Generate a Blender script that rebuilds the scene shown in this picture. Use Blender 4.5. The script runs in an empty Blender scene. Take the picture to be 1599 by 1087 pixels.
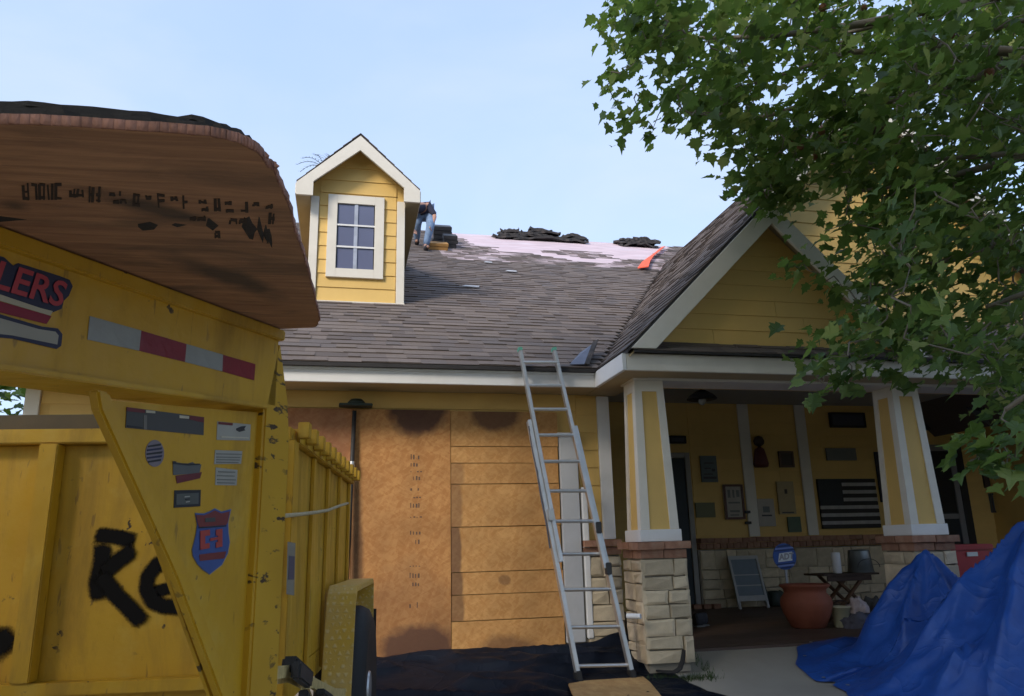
import bpy, bmesh, math, random
import numpy as np
from math import sin, cos, tan, radians, pi, sqrt, atan2
from mathutils import Matrix, Vector, noise as mnoise
random.seed(7); np.random.seed(7)
sc = bpy.context.scene
COL = sc.collection

# ------------------------------------------------------------------ camera
YAW, PITCH, ROLL, HCAM, FPX = 12.5, 14.5, -1.4, 1.15, 1200.0
_y, _p, _r = map(radians, (YAW, PITCH, ROLL))
_f = Vector((sin(_y)*cos(_p), cos(_y)*cos(_p), sin(_p)))
_r0 = Vector((cos(_y), -sin(_y), 0)); _u0 = _r0.cross(_f)
_R = _r0*cos(_r) + _u0*sin(_r); _U = _u0*cos(_r) - _r0*sin(_r)
cd = bpy.data.cameras.new('camera'); cam = bpy.data.objects.new('camera', cd); COL.objects.link(cam)
cd.sensor_width = 36.0; cd.lens = 36.0*FPX/1599.0; cd.clip_start = .05; cd.clip_end = 3000
cam.matrix_world = Matrix(((_R.x, _U.x, -_f.x, 0), (_R.y, _U.y, -_f.y, 0), (_R.z, _U.z, -_f.z, HCAM), (0, 0, 0, 1)))
sc.camera = cam
EYE = Vector((0, 0, HCAM))

# ------------------------------------------------------------------ sky, sun, exposure
SUN_DIR = Vector((-.66, -.58, .60)).normalized()          # towards the sun: behind the camera, to the left
w = bpy.data.worlds.new('World'); sc.world = w; w.use_nodes = True
nt = w.node_tree; nt.nodes.clear()
sky = nt.nodes.new('ShaderNodeTexSky'); sky.sky_type = 'NISHITA'; sky.sun_disc = False
sky.sun_elevation = math.asin(SUN_DIR.z); sky.sun_rotation = atan2(SUN_DIR.x, SUN_DIR.y)
sky.air_density = 1.0; sky.dust_density = 1.6; sky.ozone_density = 3.5
tc = nt.nodes.new('ShaderNodeTexCoord')
mp = nt.nodes.new('ShaderNodeMapping'); mp.inputs['Scale'].default_value = (1.0, 1.0, 2.2)
ns = nt.nodes.new('ShaderNodeTexNoise'); ns.inputs['Scale'].default_value = 1.7; ns.inputs['Detail'].default_value = 4
rp = nt.nodes.new('ShaderNodeMapRange'); rp.inputs['From Min'].default_value = .38; rp.inputs['From Max'].default_value = .75
rp.inputs['To Min'].default_value = .64; rp.inputs['To Max'].default_value = .95
mx = nt.nodes.new('ShaderNodeMix'); mx.data_type = 'RGBA'
mx.inputs[7].default_value = (1.42, 1.84, 2.62, 1)
bg = nt.nodes.new('ShaderNodeBackground'); bg.inputs['Strength'].default_value = .125
wo = nt.nodes.new('ShaderNodeOutputWorld')
L = nt.links.new
L(tc.outputs['Generated'], mp.inputs[0]); L(mp.outputs[0], ns.inputs['Vector']); L(ns.outputs['Fac'], rp.inputs['Value'])
nc = nt.nodes.new('ShaderNodeTexNoise'); nc.inputs['Scale'].default_value = 2.6; nc.inputs['Detail'].default_value = 6; nc.inputs['Distortion'].default_value = .5
rc = nt.nodes.new('ShaderNodeMapRange'); rc.inputs['From Min'].default_value = .42; rc.inputs['From Max'].default_value = .70
m2 = nt.nodes.new('ShaderNodeMix'); m2.data_type = 'RGBA'; m2.inputs[6].default_value = (1.42, 1.80, 2.55, 1); m2.inputs[7].default_value = (1.72, 1.98, 2.52, 1)
L(mp.outputs[0], nc.inputs['Vector']); L(nc.outputs['Fac'], rc.inputs['Value']); L(rc.outputs[0], m2.inputs[0]); L(m2.outputs[2], mx.inputs[7])
L(rp.outputs[0], mx.inputs[0]); L(sky.outputs[0], mx.inputs[6]); L(mx.outputs[2], bg.inputs[0]); L(bg.outputs[0], wo.inputs[0])
sd = bpy.data.lights.new('sun', 'SUN'); so = bpy.data.objects.new('sun', sd); COL.objects.link(so)
sd.energy = .95; sd.angle = radians(14); sd.color = (1, .90, .76)
so.rotation_euler = SUN_DIR.to_track_quat('Z', 'Y').to_euler(); so.location = (-8, -8, 14)
vs = sc.view_settings; vs.view_transform = 'Standard'; vs.look = 'None'; vs.exposure = 1.8; vs.gamma = 1; vs.use_curve_mapping = False

# ------------------------------------------------------------------ pixel helpers (photograph pixel -> point on a real plane)
def ray(px, py): return _f + _R*((px-799.5)/FPX) - _U*((py-543.5)/FPX)
def aty(px, py, y): d = ray(px, py); return EYE + d*(y/d.y)
def atz(px, py, z): d = ray(px, py); return EYE + d*((z-HCAM)/d.z)
def atplane(px, py, p0, n):
    d = ray(px, py); return EYE + d*((Vector(p0)-EYE).dot(n)/d.dot(n))
def proj(p):
    q = Vector(p)-EYE; z = q.dot(_f)
    return (799.5+FPX*q.dot(_R)/z, 543.5-FPX*q.dot(_U)/z) if z > .05 else (-9999, -9999)

# ------------------------------------------------------------------ materials
MATS = {}
def lin(r, g, b):
    f = lambda c: (c/255/12.92) if c/255 <= .04045 else ((c/255+.055)/1.055)**2.4
    return (f(r), f(g), f(b))
class NT:
    def __init__(s, name):
        s.m = bpy.data.materials.new(name); s.m.use_nodes = True; s.t = s.m.node_tree; s.t.nodes.clear()
        s.out = s.n('ShaderNodeOutputMaterial'); s.b = s.n('ShaderNodeBsdfPrincipled'); s.l(s.b.outputs[0], s.out.inputs[0])
    def n(s, k, **kw):
        x = s.t.nodes.new(k)
        for a, v in kw.items(): setattr(x, a, v)
        return x
    def l(s, a, b): s.t.links.new(a, b)
    def coord(s, which='Object', scale=(1, 1, 1), rot=(0, 0, 0)):
        c = s.n('ShaderNodeTexCoord'); m = s.n('ShaderNodeMapping'); m.inputs['Scale'].default_value = scale; m.inputs['Rotation'].default_value = rot
        s.l(c.outputs[which], m.inputs[0]); return m.outputs[0]
    def noise(s, vec, scale, detail=4, rough=.55, dist=0):
        x = s.n('ShaderNodeTexNoise'); x.inputs['Scale'].default_value = scale; x.inputs['Detail'].default_value = detail
        x.inputs['Roughness'].default_value = rough; x.inputs['Distortion'].default_value = dist
        if vec is not None: s.l(vec, x.inputs['Vector'])
        return x.outputs['Fac']
    def rng(s, v, a, b, c=0., d=1.):
        x = s.n('ShaderNodeMapRange'); x.inputs[1].default_value = a; x.inputs[2].default_value = b; x.inputs[3].default_value = c; x.inputs[4].default_value = d
        s.l(v, x.inputs[0]); return x.outputs[0]
    def mix(s, fac, a, b, mode='MIX'):
        x = s.n('ShaderNodeMix'); x.data_type = 'RGBA'; x.blend_type = mode
        for sock, v in ((0, fac), (6, a), (7, b)):
            if isinstance(v, (int, float)): x.inputs[sock].default_value = v
            elif isinstance(v, (tuple, list)): x.inputs[sock].default_value = (*v[:3], 1)
            else: s.l(v, x.inputs[sock])
        return x.outputs[2]
    def math(s, op, a, b=0.):
        x = s.n('ShaderNodeMath', operation=op)
        for i, v in enumerate((a, b)):
            if isinstance(v, (int, float)): x.inputs[i].default_value = v
            else: s.l(v, x.inputs[i])
        return x.outputs[0]
    def bump(s, h, strength=.3, dist=.01):
        x = s.n('ShaderNodeBump'); x.inputs['Strength'].default_value = strength; x.inputs['Distance'].default_value = dist
        s.l(h, x.inputs['Height']); s.l(x.outputs[0], s.b.inputs['Normal'])
    def objrand(s): return s.n('ShaderNodeObjectInfo').outputs['Random']
    def attr(s, name): return s.n('ShaderNodeAttribute', attribute_name=name)
    def set(s, **kw):
        for k, v in kw.items():
            k = k.replace('_', ' ')
            s.b.inputs[k].default_value = (*v, 1) if isinstance(v, tuple) and len(v) == 3 else v

def simple(name, col, rough=.6, var=.25, scale=6., bump=.15, bscale=60., metal=0., dirt=None, dirtamt=.0, orand=0., spec=.5, stretch=(1, 1, 1)):
    if name in MATS: return MATS[name]
    t = NT(name); v = t.coord('Object', stretch)
    n1 = t.noise(v, scale, 5)
    c = t.mix(t.rng(n1, .3, .7), tuple(x*(1-var) for x in col), tuple(min(1, x*(1+var*.6)) for x in col))
    if dirt:
        n2 = t.noise(v, scale*.45, 6, .65, .4); c = t.mix(t.math('MULTIPLY', t.rng(n2, .5, .75), dirtamt), c, dirt)
    if orand:
        k = t.rng(t.objrand(), 0, 1, 1-orand, 1+orand*.7)
        g = t.n('ShaderNodeCombineColor'); [t.l(k, g.inputs[i]) for i in range(3)]
        c = t.mix(1., c, g.outputs[0], 'MULTIPLY')
    t.l(c, t.b.inputs['Base Color']); t.set(Roughness=rough, Metallic=metal)
    t.b.inputs['Specular IOR Level'].default_value = spec
    if bump: t.bump(t.noise(v, bscale, 3), bump, .006)
    MATS[name] = t.m; return t.m

SIDING = simple('yellow_siding_paint', (.70, .465, .145), .62, .07, 2.5, .10, 90, dirt=(.40, .27, .10), dirtamt=.25, orand=.04)
SOFFIT = simple('tan_soffit_paint', (.42, .33, .19), .7, .08, 3)
TRIM = simple('cream_trim_paint', (.72, .68, .60), .55, .06, 3, .06, 80, dirt=(.48, .43, .36), dirtamt=.35)
WHITE = simple('white_trim_paint', (.74, .74, .74), .5, .05, 3, .05, 80, dirt=(.5, .48, .44), dirtamt=.35)
STONE = simple('limestone', (.60, .50, .35), .85, .2, 7, .7, 30, dirt=(.36, .29, .20), dirtamt=.6, orand=.24)
BRICK = simple('red_brick', (.33, .168, .105), .85, .25, 14, .4, 70, dirt=(.42, .30, .22), dirtamt=.5, orand=.22)
MORTAR = simple('mortar', (.30, .27, .22), .9, .15, 9, .4, 60)
CONC = simple('concrete', (.34, .305, .25), .85, .12, 1.6, .25, 70, dirt=(.27, .24, .19), dirtamt=.6)
FLOORB = simple('brown_floor_boards', (.105, .066, .048), .55, .2, 5, .12, 60, orand=.18, stretch=(.3, 3, 1))
def mk_ypaint():
    t = NT('yellow_machine_paint'); v = t.coord('Object')
    c = t.mix(t.rng(t.noise(v, 2.2, 5), .35, .7), (.50, .275, .010), (.60, .345, .016))
    grime = t.noise(t.coord('Object', (3, 3, .7)), 1.6, 7, .68, .5); c = t.mix(t.rng(grime, .50, .74, 0, .75), c, (.25, .145, .022))
    scr = t.noise(t.coord('Object', (30, 30, 5), (radians(25), radians(40), 0)), 1.5, 3, .5, .3); c = t.mix(t.rng(scr, .66, .70, 0, .55), c, (.17, .09, .02))
    ch = t.noise(v, 30, 3, .5); big = t.noise(v, 3.3, 3); k = t.math('MULTIPLY', t.rng(ch, .66, .69), t.rng(big, .52, .6)); c = t.mix(k, c, (.05, .028, .014))
    fade = t.noise(v, 7, 4, .6); c = t.mix(t.rng(fade, .55, .75, 0, .3), c, (.64, .47, .11))
    t.l(c, t.b.inputs['Base Color']); t.l(t.rng(grime, .4, .7, .38, .7), t.b.inputs['Roughness']); t.bump(t.math('ADD', t.noise(v, 5, 3), t.math('MULTIPLY', t.noise(v, 60, 3), .12)), .16, .03); return t.m
YPAINT = mk_ypaint()
ALU = simple('aluminium', (.55, .55, .55), .38, .1, 9, .05, 60, metal=.75, dirt=(.35, .34, .32), dirtamt=.3)
RUBBER = simple('black_rubber', (.018, .018, .019), .7, .2, 8)
DARKM = simple('dark_metal', (.03, .03, .032), .5, .2, 8)
GREENM = simple('dark_green_metal', (.018, .035, .030), .5, .2, 8)
TERRA = simple('terracotta', (.30, .085, .045), .7, .18, 6, .2, 40, dirt=(.16, .06, .04), dirtamt=.5)
DOORB = simple('dark_teal_door_paint', (.014, .022, .030), .5, .1)
REDP = simple('red_plastic', (.33, .018, .022), .4, .1)
ORANGE = simple('orange_webbing', (.85, .10, .025), .6, .1)
DENIM = simple('faded_denim', (.15, .22, .34), .9, .25, 10)
SHIRT = simple('navy_shirt', (.022, .024, .048), .9, .2)
SKIN = simple('skin', (.42, .22, .15), .55, .05)
BLACKP = None

def mk_shingle():
    t = NT('asphalt_shingle'); a = t.attr('rnd').outputs['Fac']
    r = t.math('FRACT', t.math('ADD', t.objrand(), a))
    cr = t.n('ShaderNodeValToRGB'); t.l(r, cr.inputs[0]); e = cr.color_ramp.elements
    e[0].position = 0; e[0].color = (.085, .066, .060, 1); e[1].position = 1; e[1].color = (.178, .142, .125, 1)
    for p, c in ((.25, (.142, .108, .093)), (.5, (.112, .095, .093)), (.72, (.155, .120, .101))):
        x = e.new(p); x.color = (*c, 1)
    v = t.coord('Object'); g = t.noise(v, 260, 2)
    c = t.mix(t.rng(g, .35, .65, .0, .45), cr.outputs[0], (.065, .058, .058))
    big = t.noise(v, .8, 3); c = t.mix(t.rng(big, .35, .7, 0, .35), c, (.15, .125, .112))
    t.l(c, t.b.inputs['Base Color']); t.set(Roughness=.92); t.bump(g, .35, .004); return t.m
SHING = mk_shingle()
DECK = simple('roofing_felt', (.035, .033, .034), .9, .2)
UNDER = simple('pink_underlayment', (.55, .43, .455), .7, .18, 2.2, .2, 25, dirt=(.62, .56, .60), dirtamt=.7, stretch=(1, 4, 1))
TORN = simple('torn_shingle', (.032, .029, .029), .85, .4, 9, .4, 60, dirt=(.16, .12, .10), dirtamt=.5)

def mk_osb(name, stains=(), base=((.42, .185, .055), (.54, .275, .095)), sz=1.):
    t = NT(name); v = t.coord('Object')
    cols = None; fl = []
    for i, (rx, sx) in enumerate(((.3, (9, 9, 34)), (-.5, (30, 9, 8)), (1.1, (14, 14, 40)))):
        m1 = t.n('ShaderNodeMapping'); m1.inputs['Rotation'].default_value = (0, rx*1.6+.4*i, 0); t.l(v, m1.inputs[0])
        wob = t.n('ShaderNodeMapping'); wob.inputs['Scale'].default_value = tuple(k*sz for k in sx); t.l(m1.outputs[0], wob.inputs[0]); vv = wob.outputs[0]
        x = t.n('ShaderNodeTexVoronoi'); x.inputs['Scale'].default_value = 1.3; t.l(vv, x.inputs['Vector'])
        s = t.n('ShaderNodeSeparateColor'); t.l(x.outputs['Color'], s.inputs[0]); fl.append(s.outputs[i])
    f = t.math('MULTIPLY', t.math('ADD', t.math('ADD', fl[0], fl[1]), fl[2]), 1/3)
    c = t.mix(t.rng(f, .25, .75), base[0], base[1])
    big = t.noise(v, 2.2, 5); c = t.mix(t.rng(big, .4, .72, 0, .55), c, tuple(k*.55 for k in base[0]))
    for (cx, cz, rx, rz, amt, colr) in stains:
        m = t.n('ShaderNodeMapping'); m.vector_type = 'TEXTURE'; m.inputs['Location'].default_value = (cx, 0, cz); m.inputs['Scale'].default_value = (rx, 100, rz)
        t.l(v, m.inputs[0]); ln = t.n('ShaderNodeVectorMath', operation='LENGTH'); t.l(m.outputs[0], ln.inputs[0])
        d = t.math('ADD', ln.outputs['Value'], t.math('MULTIPLY', t.math('SUBTRACT', t.noise(v, 7, 5), .5), .55))
        c = t.mix(t.rng(d, .8, 1.12, amt, 0.), c, colr)
    t.l(c, t.b.inputs['Base Color']); t.set(Roughness=.75); t.bump(f, .18, .003); return t.m

def mk_plywood():
    t = NT('weathered_plywood'); v = t.coord('Object', (2.2, 26, 26), (0, 0, radians(-4)))
    g = t.noise(v, 1.6, 7, .65, .9); v2 = t.coord('Object', (1.6, 4.2, 3), (0, 0, radians(14))); b = t.noise(v2, 1.9, 6, .62, .8)
    c = t.mix(t.rng(g, .28, .72), (.24, .12, .070), (.50, .265, .14))
    c = t.mix(t.rng(b, .50, .66, 0, .5), c, (.085, .060, .046))
    t.l(c, t.b.inputs['Base Color']); t.set(Roughness=.8); t.bump(g, .5, .004); return t.m
PLY = mk_plywood()

def mk_tarp(name, c1, c2, rough, spec=.5):
    t = NT(name); v = t.coord('Object'); n = t.noise(v, 5, 5, .6, .5)
    c = t.mix(t.rng(n, .3, .7), c1, c2)
    wv = t.n('ShaderNodeTexChecker'); wv.inputs['Scale'].default_value = 420; t.l(v, wv.inputs['Vector'])
    t.l(c, t.b.inputs['Base Color']); t.set(Roughness=rough); t.b.inputs['Specular IOR Level'].default_value = spec
    def crease(sc_, dist, pw):
        r = t.math('ABSOLUTE', t.math('SUBTRACT', t.noise(v, sc_, 2, .5, dist), .5)); return t.math('POWER', t.rng(r, 0, .16, 1, 0), pw)
    t.bump(t.math('ADD', t.math('ADD', crease(1.7, .5, 5), t.math('MULTIPLY', crease(3.6, .6, 6), .35)), t.math('MULTIPLY', t.noise(v, 14, 4), .35)), .26, .03); return t.m
TARP = mk_tarp('blue_tarpaulin', (.012, .058, .27), (.021, .094, .39), .42, .45)
BLACKP = mk_tarp('black_plastic_sheet', (.006, .009, .016), (.010, .013, .022), .42, .08)

def mk_leaf():
    t = NT('sycamore_leaf'); a = t.attr('rnd').outputs['Fac']; r = t.math('FRACT', t.math('ADD', t.objrand(), a))
    cr = t.n('ShaderNodeValToRGB'); t.l(r, cr.inputs[0]); e = cr.color_ramp.elements
    e[0].position = 0; e[0].color = (.052, .100, .028, 1); e[1].position = 1; e[1].color = (.36, .39, .13, 1)
    for p, c in ((.3, (.085, .150, .042)), (.6, (.130, .205, .054)), (.86, (.20, .275, .07))):
        x = e.new(p); x.color = (*c, 1)
    t.l(cr.outputs[0], t.b.inputs['Base Color']); t.set(Roughness=.5)
    tr = t.n('ShaderNodeBsdfTranslucent'); t.l(t.mix(.35, cr.outputs[0], (.22, .34, .02)), tr.inputs[0])
    ms = t.n('ShaderNodeMixShader'); ms.inputs[0].default_value = .5
    t.l(t.b.outputs[0], ms.inputs[1]); t.l(tr.outputs[0], ms.inputs[2]); t.l(ms.outputs[0], t.out.inputs[0]); return t.m
LEAF = mk_leaf()
BARK = simple('pale_bark', (.20, .17, .13), .85, .3, 9, .4, 40)
SEED = simple('seed_ball', (.17, .075, .035), .9, .3, 30, .6, 120)
PALMF = simple('palm_frond', (.035, .055, .025), .6, .2)
GRASS = simple('grass_blades', (.06, .10, .025), .7, .3, 20)
DIRT = simple('lawn_ground', (.09, .10, .045), .95, .35, 3, .5, 40)
def flat(name, col, rough=.55): return simple(name, col, rough, .08, 12, .0)
GLASSW = NT('window_glass'); GLASSW.set(Base_Color=(.13, .145, .235), Roughness=.12); GLASSW = GLASSW.m
INK = flat('black_ink', (.025, .022, .02))

# ------------------------------------------------------------------ mesh builder and object helpers
def fbm(x, y, z=0., o=4):
    return mnoise.fractal(Vector((x, y, z)), 1.0, 2.0, o)
class MB:
    def __init__(s): s.v = []; s.f = []; s.r = []
    def add(s, vs, fs, r=None):
        o = len(s.v); s.v += [Vector(p) for p in vs]; s.f += [tuple(i+o for i in f) for f in fs]
        s.r += [r if r is not None else 0.]*len(fs); return s
    def hexa(s, p, r=None):      # p: 4 bottom, 4 top
        return s.add(p, [(3, 2, 1, 0), (4, 5, 6, 7), (0, 1, 5, 4), (1, 2, 6, 5), (2, 3, 7, 6), (3, 0, 4, 7)], r)
    def box(s, x0, x1, y0, y1, z0, z1):
        return s.hexa([(x0, y0, z0), (x1, y0, z0), (x1, y1, z0), (x0, y1, z0), (x0, y0, z1), (x1, y0, z1), (x1, y1, z1), (x0, y1, z1)])
    def prism(s, pts, n):        # polygon extruded by vector n
        n = Vector(n); k = len(pts); P = [Vector(p) for p in pts]
        return s.add(P+[p+n for p in P], [tuple(range(k))[::-1], tuple(range(k, 2*k))]+[(i, (i+1) % k, (i+1) % k+k, i+k) for i in range(k)])
    def bar(s, a, b, w, h, up=(0, 0, 1)):
        a = Vector(a); b = Vector(b); d = (b-a).normalized(); x = d.cross(Vector(up)).normalized(); u = x.cross(d)
        q = lambda c: [c-x*w/2-u*h/2, c+x*w/2-u*h/2, c+x*w/2+u*h/2, c-x*w/2+u*h/2]
        return s.hexa(q(a)+q(b))
    def tube(s, pts, rad, n=8):
        P = [Vector(p) for p in pts]; R = rad if isinstance(rad, (list, tuple)) else [rad]*len(P)
        vs = []; fs = []; px = None
        for i, p in enumerate(P):
            d = (P[min(i+1, len(P)-1)]-P[max(i-1, 0)]).normalized()
            x = (px-d*px.dot(d)) if px else d.orthogonal()
            x = x.normalized() if x.length > 1e-5 else d.orthogonal().normalized(); px = x; y = d.cross(x)
            vs += [p+(x*cos(2*pi*k/n)+y*sin(2*pi*k/n))*R[i] for k in range(n)]
        for i in range(len(P)-1):
            fs += [(i*n+k, i*n+(k+1) % n, (i+1)*n+(k+1) % n, (i+1)*n+k) for k in range(n)]
        fs += [tuple(range(n))[::-1], tuple(range((len(P)-1)*n, len(P)*n))]
        return s.add(vs, fs)
    def lathe(s, c, prof, n=24):
        c = Vector(c); vs = []; fs = []
        for (r, z) in prof: vs += [c+Vector((r*cos(2*pi*k/n), r*sin(2*pi*k/n), z)) for k in range(n)]
        for i in range(len(prof)-1): fs += [(i*n+k, i*n+(k+1) % n, (i+1)*n+(k+1) % n, (i+1)*n+k) for k in range(n)]
        fs += [tuple(range(n))[::-1], tuple(range((len(prof)-1)*n, len(prof)*n))]
        return s.add(vs, fs)
    def disc(s, c, n, r, k=28, th=.004):
        n = Vector(n).normalized(); x = n.orthogonal().normalized(); y = n.cross(x); c = Vector(c)
        return s.prism([c+(x*cos(2*pi*i/k)+y*sin(2*pi*i/k))*r for i in range(k)], n*th)
WM = {}                           # world matrices of roots
def root_of(o):
    while o.parent: o = o.parent
    return o
def tag(o, label=None, cat=None, group=None, kind=None):
    if label: o['label'] = label
    if cat: o['category'] = cat
    if group: o['group'] = group
    if kind: o['kind'] = kind
    return o
def thing(name, label, cat, loc=(0, 0, 0), rz=0, group=None):
    o = bpy.data.objects.new(name, None); COL.objects.link(o); o.empty_display_size = .2
    o.location = loc; o.rotation_euler = (0, 0, rz); WM[o.name] = Matrix.Translation(Vector(loc)) @ Matrix.Rotation(rz, 4, 'Z')
    return tag(o, label, cat, group)
def obj(name, mb, mat, parent=None, smooth=False, bevel=0., seg=2, label=None, loc=None, kind=None):
    """world-space builder -> one mesh object; verts are made relative to the parent (or to the base centre)"""
    V = mb.v
    if parent is not None:
        inv = WM[parent.name].inverted()
        V = [inv @ p for p in V]; off = Vector((0, 0, 0))
        lo = Vector([min(p[i] for p in V) for i in range(3)]); hi = Vector([max(p[i] for p in V) for i in range(3)])
        off = (lo+hi)/2
    else:
        lo = Vector([min(p[i] for p in V) for i in range(3)]); hi = Vector([max(p[i] for p in V) for i in range(3)])
        off = Vector(((lo.x+hi.x)/2, (lo.y+hi.y)/2, lo.z))
    if loc is not None: off = Vector(loc) if parent is None else WM[parent.name].inverted() @ Vector(loc)
    me = bpy.data.meshes.new(name); me.from_pydata([p-off for p in V], [], mb.f); me.update()
    if any(mb.r):
        a = me.attributes.new('rnd', 'FLOAT', 'FACE'); a.data.foreach_set('value', mb.r)
    bm = bmesh.new(); bm.from_mesh(me); bmesh.ops.recalc_face_normals(bm, faces=bm.faces)
    if bevel: bmesh.ops.bevel(bm, geom=bm.edges[:], offset=bevel, segments=seg, affect='EDGES', clamp_overlap=True)
    bm.to_mesh(me); bm.free()
    if smooth: me.polygons.foreach_set('use_smooth', [True]*len(me.polygons))
    for m in (mat if isinstance(mat, list) else [mat]): me.materials.append(m)
    o = bpy.data.objects.new(name, me); COL.objects.link(o); o.location = off
    if parent is not None: o.parent = parent; WM[o.name] = WM[parent.name] @ Matrix.Translation(off)
    else: WM[o.name] = Matrix.Translation(off)
    if label: o['label'] = label
    if kind: o['kind'] = kind
    return o
def inst(name, me, parent, mw):
    """copy of a shared mesh at world matrix mw under parent"""
    o = bpy.data.objects.new(name, me); COL.objects.link(o); o.parent = parent
    o.matrix_basis = WM[parent.name].inverted() @ mw if parent else mw
    WM[o.name] = mw; return o
def B(*a): return MB().box(*a)
def text_mb(txt, mat4, size, off=0., extr=.0008, shear=0., xs=1.):
    cu = bpy.data.curves.new('txt', 'FONT'); cu.body = txt; cu.size = size; cu.offset = off; cu.extrude = extr; cu.shear = shear; cu.resolution_u = 3
    o = bpy.data.objects.new('txt', cu); COL.objects.link(o); dg = bpy.context.evaluated_depsgraph_get()
    me = bpy.data.meshes.new_from_object(o.evaluated_get(dg)); mb = MB()
    mb.add([mat4 @ Vector((v.co.x*xs, v.co.y, v.co.z)) for v in me.vertices], [tuple(p.vertices) for p in me.polygons])
    bpy.data.objects.remove(o); bpy.data.curves.remove(cu); bpy.data.meshes.remove(me); return mb
def frame4(o, x, y):
    x = Vector(x).normalized(); z = x.cross(Vector(y)).normalized(); y = z.cross(x); o = Vector(o)
    return Matrix(((x.x, y.x, z.x, o.x), (x.y, y.y, z.y, o.y), (x.z, y.z, z.z, o.z), (0, 0, 0, 1)))

# ================================================================== SETTING
def gz(y):                       # drive climbs a little just before the house
    t = min(1, max(0, (y-6.0)/1.1)); return .2*t*t*(3-2*t)
ys = [-400, -60, -15, -4, 2, 5]+[5.6+.1*i for i in range(20)]+[8, 12, 30, 100, 400]
xs_ = [-400, -60, -15, -6, -3, 0, 3, 6, 9, 15, 60, 400]
mb = MB(); nx = len(xs_)
mb.add([(x, y, gz(y)-.01) for y in ys for x in xs_], [(j*nx+i, j*nx+i+1, (j+1)*nx+i+1, (j+1)*nx+i) for j in range(len(ys)-1) for i in range(nx-1)])
tag(obj('ground', mb, DIRT, smooth=True), kind='structure')
yd = [-6, 0, 3, 5]+[5.6+.08*i for i in range(17)]+[6.93]; xd = [-5+.5*i for i in range(29)]; n_ = len(xd)
mb = MB(); mb.add([(x, y, gz(y)) for y in yd for x in xd], [(j*n_+i, j*n_+i+1, (j+1)*n_+i+1, (j+1)*n_+i) for j in range(len(yd)-1) for i in range(n_-1)])
tag(obj('driveway', mb, CONC, smooth=True), kind='structure')

# ================================================================== HOUSE
M_ = .58; EY, EZ = 6.90, 2.80; RY = 15.6; RZ = EZ+M_*(RY-EY)     # main roof
GX = 2.38; GZ0 = 2.80; BRX = 6.0; BRZ = GZ0+(BRX-GX)             # left slope shared by both gables (45 degrees)
house = thing('house', 'yellow lap sided house with cream trim, brown shingle roof, one dormer and a stone porch', 'house', (0, 7.4, .2))
def roofz(y): return EZ+M_*(y-EY)

def boards(parent, y, z0, z1, exp, xl, xr, mat=SIDING, th=.014):
    """lap siding in a plane y=const facing -y; xl(z), xr(z) give the ends"""
    z = z0
    while z < z1-.02:
        zt = min(z+exp, z1); a, b, c, d = xl(z), xr(z), xl(zt), xr(zt)
        if d-c < .02 and b-a < .05: break
        d = max(d, c+.004); segs = [(a, b, c, d)]
        if b-a > 1.3 and d-c > .9 and random.random() < .6:
            j_ = random.uniform(max(a, c)+.3, min(b, d)-.3); segs = [(a, j_-.0015, c, j_-.0015), (j_+.0015, b, j_+.0015, d)]
        for (a_, b_, c_, d_) in segs:
            k_ = random.uniform(-.0015, .0015)
            obj('siding_board', MB().hexa([(a_, y-th+k_, z), (b_, y-th+k_, z), (b_, y, z), (a_, y, z), (c_, y-.004, zt+.006), (d_, y-.004, zt+.006), (d_, y, zt+.006), (c_, y, zt+.006)]), mat, parent)
        z = zt
def K(v): return lambda z: v
# --- garage wall
gw = obj('garage_wall', MB().box(-2.72, 2.62, 7.41, 7.56, .15, 2.66), SIDING, house)
boards(gw, 7.409, 1.20, 2.62, .175, K(2.29), K(2.505))
boards(gw, 7.409, 2.47, 2.62, .16, K(-2.62), K(2.285))
boards(gw, 7.409, .25, 2.47, .175, K(-2.55), K(-.72))
obj('corner_board', B(2.51, 2.635, 7.375, 7.50, 1.20, 2.62), WHITE, house, bevel=.004)
obj('corner_board', B(-2.75, -2.63, 7.375, 7.50, .18, 2.62), TRIM, house, bevel=.004)
obj('door_jamb', B(2.085, 2.265, 7.33, 7.405, .27, 2.20), simple('shaded_white_jamb_paint', (.46, .475, .50), .5, .08, 3, .05, 80, dirt=(.3, .3, .3), dirtamt=.4), house, bevel=.005)  # white board in shade; the shade is put into its grey colour
obj('jamb_cap', B(2.06, 2.29, 7.31, 7.405, 2.203, 2.235), WHITE, house, bevel=.004)
dsp = MB(); dsp.box(2.285, 2.345, 7.32, 7.39, .30, 1.70); obj('downspout', dsp, WHITE, house, bevel=.008)
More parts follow.
